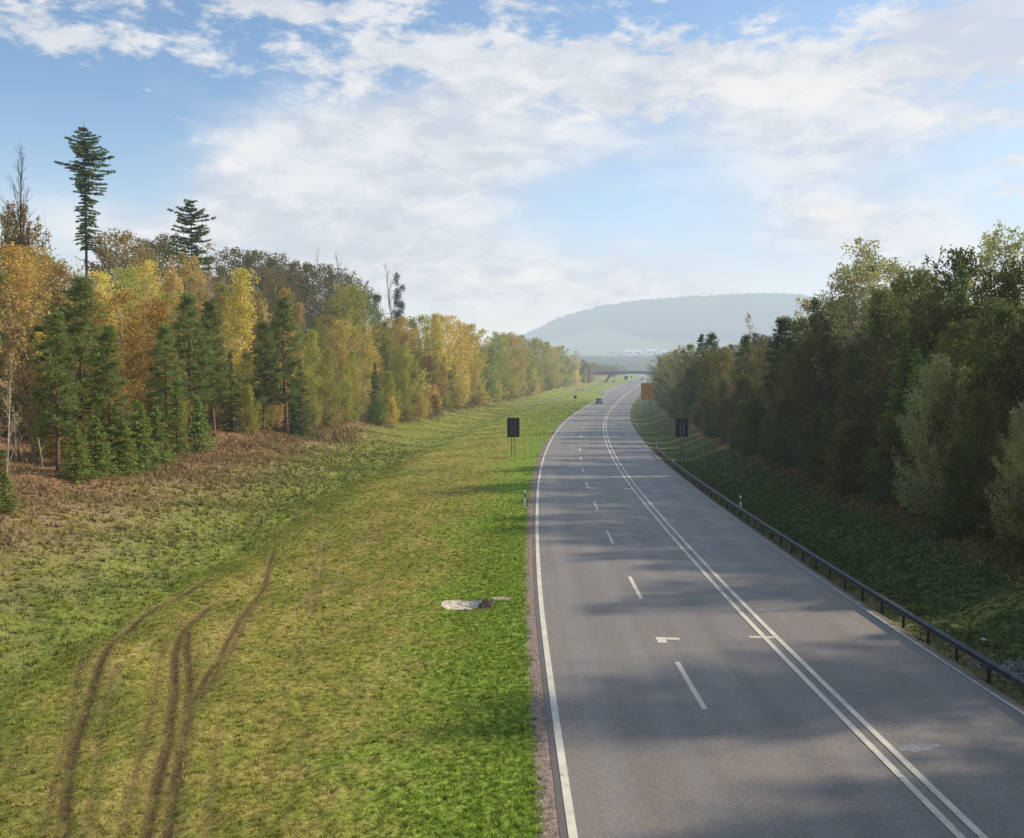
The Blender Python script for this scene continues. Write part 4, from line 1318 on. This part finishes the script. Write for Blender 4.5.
def bowl_z(x, y):
    X, Y = ix + x, iy + y
    return float(ground_z(X, Y)) - iz -   .27 * min(1, max(0, 1.25 - (x / .85) ** 2 - (y / .85) ** 2))


def f_left(rg):
    a = rg.uniform(PI * .35, PI * 1.6); q_ = rg.uniform(.25, 1.10); x, y = q_ * .88 * math.cos(a), q_ * .88 * math.sin(a); return x, y, bowl_z(x, y) + .01
def f_mid(rg):
    a = rg.uniform(-PI * .6, PI * .3); q_ = math.sqrt(rg.random()) * 1.2; x, y = q_ * .8 * math.cos(a), q_ * .8 * math.sin(a); return x, y, bowl_z(x, y)


bv = []; nb_, na_ = 9, 36
for i in range(nb_ + 1):
    for k_ in range(na_):
        q_ = (i + .01) / nb_ * (.98 + .07 * math.sin(3 * k_ * 2 * PI / na_)); a_ = k_ * 2 * PI / na_
        bv.append((q_ * .92 * math.cos(a_), q_ * .92 * math.sin(a_), bowl_z(q_ * .92 * math.cos(a_), q_ * .92 * math.sin(a_)) + .025 + .008 * math.sin(k_ * 5 + i * 3)))
mb = MB(); mb.add(bv, [(i * na_ + k_, i * na_ + (k_ + 1) % na_, (i + 1) * na_ + (k_ + 1) % na_, (i + 1) * na_ + k_) for i in range(nb_) for k_ in range(na_)])
mb.build('basin', simple('weathered_stone_basin', (.50, .44, .36), .9, var=.45, scale=5.), r)
stones('brown_stones', mat_rubble_d, 420, f_mid, r, 2, .04, .11)
mb = MB(); aa = np.arange(14) * 2 * PI / 14
lpx, lpy = at_ground(501, 599.5); lpx -= ix; lpy -= iy
v = [(lpx + .36 * math.cos(t) * (1 + .1 * math.sin(3 * t)), lpy + .27 * math.sin(t), z) for z in (-.05, .045) for t in aa] + [(lpx, lpy, .05)]
mb.add(v, [(i, (i + 1) % 14, 14 + (i + 1) % 14, 14 + i) for i in range(14)], [(28, 14 + i, 14 + (i + 1) % 14) for i in range(14)])
mb.build('concrete_lip', simple('worn_concrete', (.40, .30, .22), .9), r)
tag(r, 'stone-lined drain hole sunk in the bright grass near the left road edge', 'drain')

# gravel spill and litter behind the guardrail
gx, gy = at_ground(1012, 668)
gz = float(ground_z(gx, gy))
o = stones('gravel', simple('grey_gravel', (.22, .21, .20), .9, var=.5), 900, lambda rg: (gx + rg.normal(.6, .8), gy + rg.normal(0, .42), 0), None, 5, .03, .08)
me = o.data
co = np.zeros(len(me.vertices) * 3, np.float32); me.vertices.foreach_get('co', co); co = co.reshape(-1, 3)
co[:, 2] += ground_z(co[:, 0], co[:, 1]) + .01; me.vertices.foreach_set('co', co.ravel()); me.update()
tag(o, 'patch of grey gravel in the grass behind the guardrail at right', 'gravel', kind='stuff')
lx, ly = at_ground(983, 641)
stones('litter', mat_white, 1, lambda rg: (lx, ly, float(ground_z(lx, ly)) + .05), None, 8, .10, .11)
tag(bpy.data.objects['litter'], 'small white scrap of litter on the dark grass behind the guardrail', 'litter')

# ---------------------------------------------------------------- cars
def car(y, off, paintcol, lab, heading=0):
    p = road_pt(y, off, lift(y) + .01)
    r = empty('car', p, heading)
    mp = simple('car_paint', paintcol, .25, .3, .5, .05); mg = simple('car_glass', (.012, .015, .018), .08, 0, .6)
    # body sections: (y, half width, z low, z high)
    sec = [(-2.15, .70, .38, .62), (-2.0, .84, .22, .74), (-1.4, .90, .20, .86), (-.85, .91, .20, .95), (0, .91, .20, .98), (1.2, .91, .20, 1.0), (1.9, .87, .24, .98), (2.15, .76, .38, .80)]
    V = []
    for yy, w, z0, z1 in sec:
        V += [(-w * .96, yy, z0), (-w, yy, (z0 + z1) / 2), (-w * .93, yy, z1), (0, yy, z1 + .03), (w * .93, yy, z1), (w, yy, (z0 + z1) / 2), (w * .96, yy, z0)]
    q = []
    for i in range(len(sec) - 1):
        for j in range(7): a, b = i * 7 + j, i * 7 + (j + 1) % 7; q.append((a, b, b + 7, a + 7))
    mb = MB(); mb.add(V, q, [(0, 6, 3), (0, 3, 2), (0, 2, 1), (6, 5, 3), (5, 4, 3)] + [(49 + a, 49 + b, 49 + c_) for a, b, c_ in ((6, 0, 3), (3, 0, 2), (2, 0, 1), (5, 6, 3), (4, 5, 3))])
    body = mb.build('body', mp, r, True)
    mb = MB(); c0 = [(-.82, -1.0, .93), (.82, -1.0, .93), (.80, 1.75, .98), (-.80, 1.75, .98)]; c1 = [(-.60, -.25, 1.40), (.60, -.25, 1.40), (.60, 1.15, 1.42), (-.60, 1.15, 1.42)]
    mb.add(c0 + c1, [(0, 1, 5, 4), (1, 2, 6, 5), (2, 3, 7, 6), (3, 0, 4, 7)]); mb.build('windows', mg, r)
    mb = MB(); mb.box((0, .45, 1.435), (1.22, 1.42, .035)); mb.build('roof', mp, r)
    mb = MB(); mb.box((0, -2.14, .40), (1.3, .06, .22)); mb.build('grille', mat_black, r)
    for s in (-1, 1):
        mb = MB(); mb.box((s * .60, -2.09, .66), (.34, .12, .14)); mb.build('headlight', mat_reflect, r)
        mb = MB(); mb.box((s * .60, 2.11, .74), (.34, .08, .14)); mb.build('tail_light', simple('tail_red', (.25, .01, .01), .3), r)
        mb = MB(); mb.box((s * .98, -.72, 1.0), (.18, .12, .13)); mb.build('mirror', mp, r)
        for yy in (-1.35, 1.35):
            mb = MB(); mb.tube([(s * .70, yy, .33), (s * .92, yy, .33)], .33, 16); w_ = mb.build('wheel', mat_black, r, False)
            mb = MB(); mb.tube([(s * .90, yy, .33), (s * .93, yy, .33)], .19, 12); mb.build('rim', mat_steel, w_)
    tag(r, lab, 'car'); return r


car(287, 2.1, (.16, .17, .18), 'grey car driving towards the viewer in the left lane', -.14)
car(650, 5.5, (.05, .055, .06), 'dark car on the road under the far bridge', -.15)

# ---------------------------------------------------------------- bridge
mat_conc = simple('bridge_concrete', (.045, .05, .055), .85, var=.2, scale=1.)
DB = 600.
r = empty('road_bridge', (float(xl(DB)) + 5, DB, float(zr(DB))))
bx = float(xl(DB)) + 5; bz = float(zr(DB))
z0 = EYE + ray(630, 374.4)[1] * DB - bz; z1 = EYE + ray(630, 371.6)[1] * DB - bz
mb = MB()
n = 24; xs = np.linspace(-30, 40, n)
def sag(x): return -.010 * x + .0
for i in range(n - 1):
    pass
lo = [(x, -4, z0 + .9 * (1 - math.cos(min(1, abs(x - 0) / 22) * PI / 2)) * -1 + .35 + sag(x)) for x in xs]
hi = [(x, -4, z1 - .25 + sag(x)) for x in xs]
lo2 = [(a, 4, c_) for a, b, c_ in lo]; hi2 = [(a, 4, c_) for a, b, c_ in hi]
Vb = np.array(lo + hi + lo2 + hi2); q = []
for i in range(n - 1):
    q += [(i, i + 1, n + i + 1, n + i), (3 * n + i, 3 * n + i + 1, 2 * n + i + 1, 2 * n + i), (n + i, n + i + 1, 3 * n + i + 1, 3 * n + i), (2 * n + i, 2 * n + i + 1, i + 1, i)]
mb.add(Vb, q); mb.build('deck', mat_conc, r)
for s in (-4.05, 4.05):
    mb = MB(); mb.strip([(x, s, z1 - .2 + sag(x)) for x in xs], [(x, s, z1 + .55 + sag(x)) for x in xs])
    mb.strip([(x, s + .08, z1 + .55 + sag(x)) for x in xs], [(x, s + .08, z1 - .2 + sag(x)) for x in xs]); mb.build('parapet', simple('bridge_parapet', (.22, .235, .25), .6), r)
for s in (-1, 1):
    for yy in (-2.6, 2.6):
        mb = MB(); xa, xb = s * 17 , s * 21.5
        b = [(xb - .5, yy - .5, -1.5), (xb + .5, yy - .5, -1.5), (xb + .5, yy + .5, -1.5), (xb - .5, yy + .5, -1.5)]
        t = [(xa - .7, yy - .5, z0 + .3), (xa + .7, yy - .5, z0 + .3), (xa + .7, yy + .5, z0 + .3), (xa - .7, yy + .5, z0 + .3)]
        mb.add(b + t, [(0, 1, 5, 4), (1, 2, 6, 5), (2, 3, 7, 6), (3, 0, 4, 7)]); mb.build('pier', mat_conc, r)
    mb = MB(); mb.box((s * 33, 0, z0 / 2 - .6), (7, 9, z0 + 1)); mb.build('abutment', mat_conc, r)
tag(r, 'low concrete road bridge crossing the road in the hazy distance', 'bridge')

# ---------------------------------------------------------------- pylon and village
mat_pyl = simple('pylon_steel', (.10, .11, .12), .6, .3)
D = 900.; rx, rz = ray(576, 350.5); x = rx * D; z = float(ground_z(x, D)); H = EYE + rz * D - z
r = empty('electricity_pylon', (x, D, z)); mb = MB()
for sx in (-1, 1):
    for sy in (-1, 1): mb.tube([(sx * 1.6, sy * 1.6, -1), (sx * .25, sy * .25, H)], .18, 4)
for i in range(7):
    a, b = i / 7, (i + 1) / 7; wa, wb = 1.6 - 1.35 * a, 1.6 - 1.35 * b
    for s in (-1, 1): mb.tube([(-s * wa, -wa, H * a), (s * wb, -wb, H * b)], .10, 4); mb.tube([(wa, -s * wa, H * a), (wb, s * wb, H * b)], .10, 4)
mb.build('tower', mat_pyl, r)
for k, wd in ((.93, 3.0), (.80, 4.2), (.67, 3.2)):
    mb = MB(); mb.tube([(-wd, 0, H * k), (0, 0, H * k + .6), (wd, 0, H * k)], .17, 4); mb.tube([(-wd, 0, H * k), (wd, 0, H * k)], .15, 4); mb.build('cross_arm', mat_pyl, r)
tag(r, 'lattice electricity pylon above the far left trees', 'pylon')

mat_roofw = simple('bright_roof', (.85, .84, .80), .4, var=.05); mat_wall = simple('pale_wall', (.85, .86, .88), .7); mat_win = simple('shed_window', (.08, .10, .13), .3)
mat_roofr = simple('red_roof', (.30, .14, .10), .7)


def building(px, row, D, w, dep, h, rh, lab, roof, name='warehouse', cat='warehouse'):
    rx, rz = ray(px, row); x = rx * D; z = float(ground_z(x, D)) 
    zt = EYE + rz * D; h = zt - z if zt - z > h else h
    r = empty(name, (x, D, z))
    mb = MB(); mb.box((0, 0, (h - rh) / 2 - 1), (w, dep, h - rh + 2)); mb.build('wall', mat_wall, r)
    mb = MB(); a, b = w / 2 + .3, dep / 2 + .3
    mb.add([(-a, -b, h - rh), (a, -b, h - rh), (a, b, h - rh), (-a, b, h - rh), (-a, 0, h), (a, 0, h)], [(0, 1, 5, 4), (2, 3, 4, 5), (3, 2, 1, 0)], [(1, 2, 5), (3, 0, 4)])
    mb.build('roof', roof, r)
    n = max(2, int(w / 9))
    for i in range(n):
        mb = MB(); mb.box((-w / 2 + w * (i + .5) / n, -dep / 2 - .05, (h - rh) * .5), (w / n * .5, .12, min(2.5, h * .3))); mb.build('window', mat_win, r)
    tag(r, lab, cat); return r


building(633, 353.0, 1620, 26, 20, 8, 2.6, 'long bright-roofed warehouse at the hill foot, leftmost', mat_roofw)
building(650.5, 352.7, 1640, 17, 20, 9, 3, 'white-roofed warehouse in the middle of the far row', mat_roofw)
building(664.5, 353.0, 1600, 13, 18, 8, 2.6, 'white-roofed warehouse half hidden by the right-hand trees', mat_roofw)
for i, (px, row, D, w, lab) in enumerate(((622, 357, 1500, 11, 'small pale house left of the warehouses, lowest on the valley floor'), (641, 358, 1480, 10, 'small pale house below the gap between two warehouses'),
                                          (655, 359, 1450, 11, 'small pale house under the middle warehouse'), (612, 355.5, 1560, 12, 'leftmost small house at the foot of the meadow'))):
    building(px, row, D, w, 9, 6, 2.4, lab, mat_roofr, 'house', 'house')

# ---------------------------------------------------------------- daylight
SUN_EL, SUN_AZ = math.radians(27), math.radians(70)     # azimuth from +Y towards +X
sd = bpy.data.lights.new("sun", 'SUN'); sd.energy = 5.0; sd.angle = math.radians(1.5); sd.color = (1., .88, .70)
so = bpy.data.objects.new("sun", sd); COL.objects.link(so)
dv = Vector((math.sin(SUN_AZ) * math.cos(SUN_EL), math.cos(SUN_AZ) * math.cos(SUN_EL), math.sin(SUN_EL)))
so.rotation_euler = dv.to_track_quat('Z', 'Y').to_euler()

world = bpy.data.worlds.new("World"); scene.world = world; world.use_nodes = True
nt = world.node_tree; nt.nodes.clear(); g = N(nt)
sky = g.node('ShaderNodeTexSky', sky_type='NISHITA'); sky.sun_disc = False
sky.sun_elevation = SUN_EL; sky.sun_rotation = SUN_AZ; sky.air_density = 1.0; sky.dust_density = .35; sky.ozone_density = 2.0
bg1 = g.node('ShaderNodeBackground'); nt.links.new(sky.outputs[0], bg1.inputs[0]); bg1.inputs[1].default_value = .17
dirv = g.node('ShaderNodeTexCoord').outputs['Generated']
sx = g.node('ShaderNodeSeparateXYZ'); nt.links.new(dirv, sx.inputs[0])
X_, Y_, Z_ = sx.outputs
az = g.math('ARCTAN2', X_, Y_); elv = g.math('ARCSINE', Z_)
cmb = g.node('ShaderNodeCombineXYZ'); g.put(cmb.inputs[0], az); g.put(cmb.inputs[1], elv)
ae = cmb.outputs[0]
warp = g.node('ShaderNodeTexNoise'); warp.inputs['Scale'].default_value = 6; warp.inputs['Detail'].default_value = 5; nt.links.new(ae, warp.inputs['Vector'])
wv = g.node('ShaderNodeVectorMath', operation='SUBTRACT'); nt.links.new(warp.outputs['Color'], wv.inputs[0]); wv.inputs[1].default_value = (.5, .5, .5)
ws = g.node('ShaderNodeVectorMath', operation='SCALE'); nt.links.new(wv.outputs[0], ws.inputs[0]); ws.inputs['Scale'].default_value = .10
wa = g.node('ShaderNodeVectorMath', operation='ADD'); nt.links.new(ae, wa.inputs[0]); nt.links.new(ws.outputs[0], wa.inputs[1])
s2 = g.node('ShaderNodeSeparateXYZ'); nt.links.new(wa.outputs[0], s2.inputs[0]); az2, el2 = s2.outputs[0], s2.outputs[1]


def blob(px, py, rx_, ry_, amp, slope=0.):
    a0 = math.atan((px - 512) / 1000); e0 = math.atan((377 - py) / 1000 * math.cos(a0))
    da = g.math('SUBTRACT', az2, a0); de = g.math('SUBTRACT', el2, e0)
    if slope: de = g.math('SUBTRACT', de, g.math('MULTIPLY', da, slope))
    a = g.math('POWER', g.math('ABSOLUTE', g.math('DIVIDE', da, rx_ / 1000)), 2.); b = g.math('POWER', g.math('ABSOLUTE', g.math('DIVIDE', de, ry_ / 1000)), 2.)
    return g.math('MULTIPLY', g.math('POWER', 2.718, g.math('MULTIPLY', g.math('ADD', a, b), -1.)), amp)


def total(L):
    t = L[0]
    for k in L[1:]: t = g.math('ADD', t, k)
    return t


soft = total([blob(250, 255, 200, 40, .45), blob(60, 225, 120, 40, .25), blob(620, 285, 220, 38, .40), blob(360, 190, 150, 85, 1.0, .1), blob(470, 140, 110, 70, .40), blob(290, 210, 90, 60, .35), blob(700, 120, 190, 75, .45), blob(900, 130, 190, 90, .55),
              blob(820, 222, 90, 28, .40), blob(930, 250, 90, 26, .35), blob(480, 290, 170, 30, .35), blob(690, 260, 120, 25, .15)])
crisp = total([blob(330, 92, 60, 22, .42), blob(470, 85, 60, 18, .4), blob(230, 165, 55, 40, .35), blob(180, 235, 60, 25, .4), blob(810, 210, 60, 20, .45), blob(900, 222, 50, 18, .4), blob(690, 250, 80, 14, .3), blob(60, 38, 150, 30, .70), blob(400, 52, 110, 20, .60), blob(560, 60, 90, 18, .45), blob(780, 70, 330, 45, .62), blob(960, 40, 160, 50, .45), blob(1010, 125, 90, 22, .45),
               blob(430, 6, 260, 13, .50), blob(1015, 175, 50, 9, .5), blob(1010, 198, 45, 9, .5), blob(620, 90, 140, 25, .35), blob(250, 5, 120, 14, .5)])
st = g.mapping(ae, (1., 2.2, 1.))
n1 = g.noise(st, 5.5, 7, .55, .2); n2 = g.noise(g.mapping(ae, (1., 2.4, 1), (0, 0, .25)), 17, 7, .62, .3); n3 = g.noise(st, 60, 4, .6)
fs = g.ramp(g.math('ADD', soft, g.math('MULTIPLY', g.math('SUBTRACT', n1, .5), 1.1)), .12, .85)
cr_in = g.math('ADD', crisp, g.math('ADD', g.math('MULTIPLY', g.math('SUBTRACT', n2, .5), 1.8), g.math('MULTIPLY', g.math('SUBTRACT', n3, .5), .75)))
fc = g.ramp(cr_in, .24, .72)
hz = g.ramp(elv, .27, -.01, 0., .98)
glow = g.math('MULTIPLY', g.ramp(az, -.35, .6), g.ramp(elv, .38, .0, .10, .55))
fcl = g.math('SUBTRACT', 1., g.math('MULTIPLY', g.math('SUBTRACT', 1., g.math('MULTIPLY', fs, .86)), g.math('SUBTRACT', 1., g.math('MULTIPLY', fc, .85))))
behind = g.ramp(Y_, .1, -.2, 0., .35)
f_all = g.math('SUBTRACT', 1., g.math('MULTIPLY', g.math('SUBTRACT', 1., hz), g.math('SUBTRACT', 1., glow)))
bgh = g.node('ShaderNodeBackground'); g.put(bgh.inputs[0], g.mix(g.ramp(elv, .02, .20), (.83, .85, .87), (.64, .75, .88))); bgh.inputs[1].default_value = 1.
ms1 = g.node('ShaderNodeMixShader'); g.put(ms1.inputs[0], f_all); nt.links.new(bg1.outputs[0], ms1.inputs[1]); nt.links.new(bgh.outputs[0], ms1.inputs[2])
cs = g.math('ADD', g.math('MULTIPLY', n2, .5), g.math('MULTIPLY', n1, .5))
bgc = g.node('ShaderNodeBackground'); g.put(bgc.inputs[0], g.mix(g.ramp(cs, .40, .60), (.66, .70, .765), (.89, .895, .90))); bgc.inputs[1].default_value = 1.
ms2 = g.node('ShaderNodeMixShader'); g.put(ms2.inputs[0], g.math('MAXIMUM', g.math('MULTIPLY', fcl, g.ramp(Y_, -.1, .15)), behind)); nt.links.new(ms1.outputs[0], ms2.inputs[1]); nt.links.new(bgc.outputs[0], ms2.inputs[2])
wo = g.node('ShaderNodeOutputWorld'); nt.links.new(ms2.outputs[0], wo.inputs[0])

scene.view_settings.view_transform = 'Standard'; scene.view_settings.look = 'None'
scene.view_settings.exposure = 0; scene.view_settings.gamma = 1
scene.render.engine = 'CYCLES'
cy = scene.cycles
cy.max_bounces = 4; cy.diffuse_bounces = 2; cy.use_adaptive_sampling = True; cy.adaptive_threshold = .02; cy.glossy_bounces = 2; cy.transmission_bounces = 3; cy.transparent_max_bounces = 4
cy.use_denoising = True
cy.sample_clamp_indirect = 4
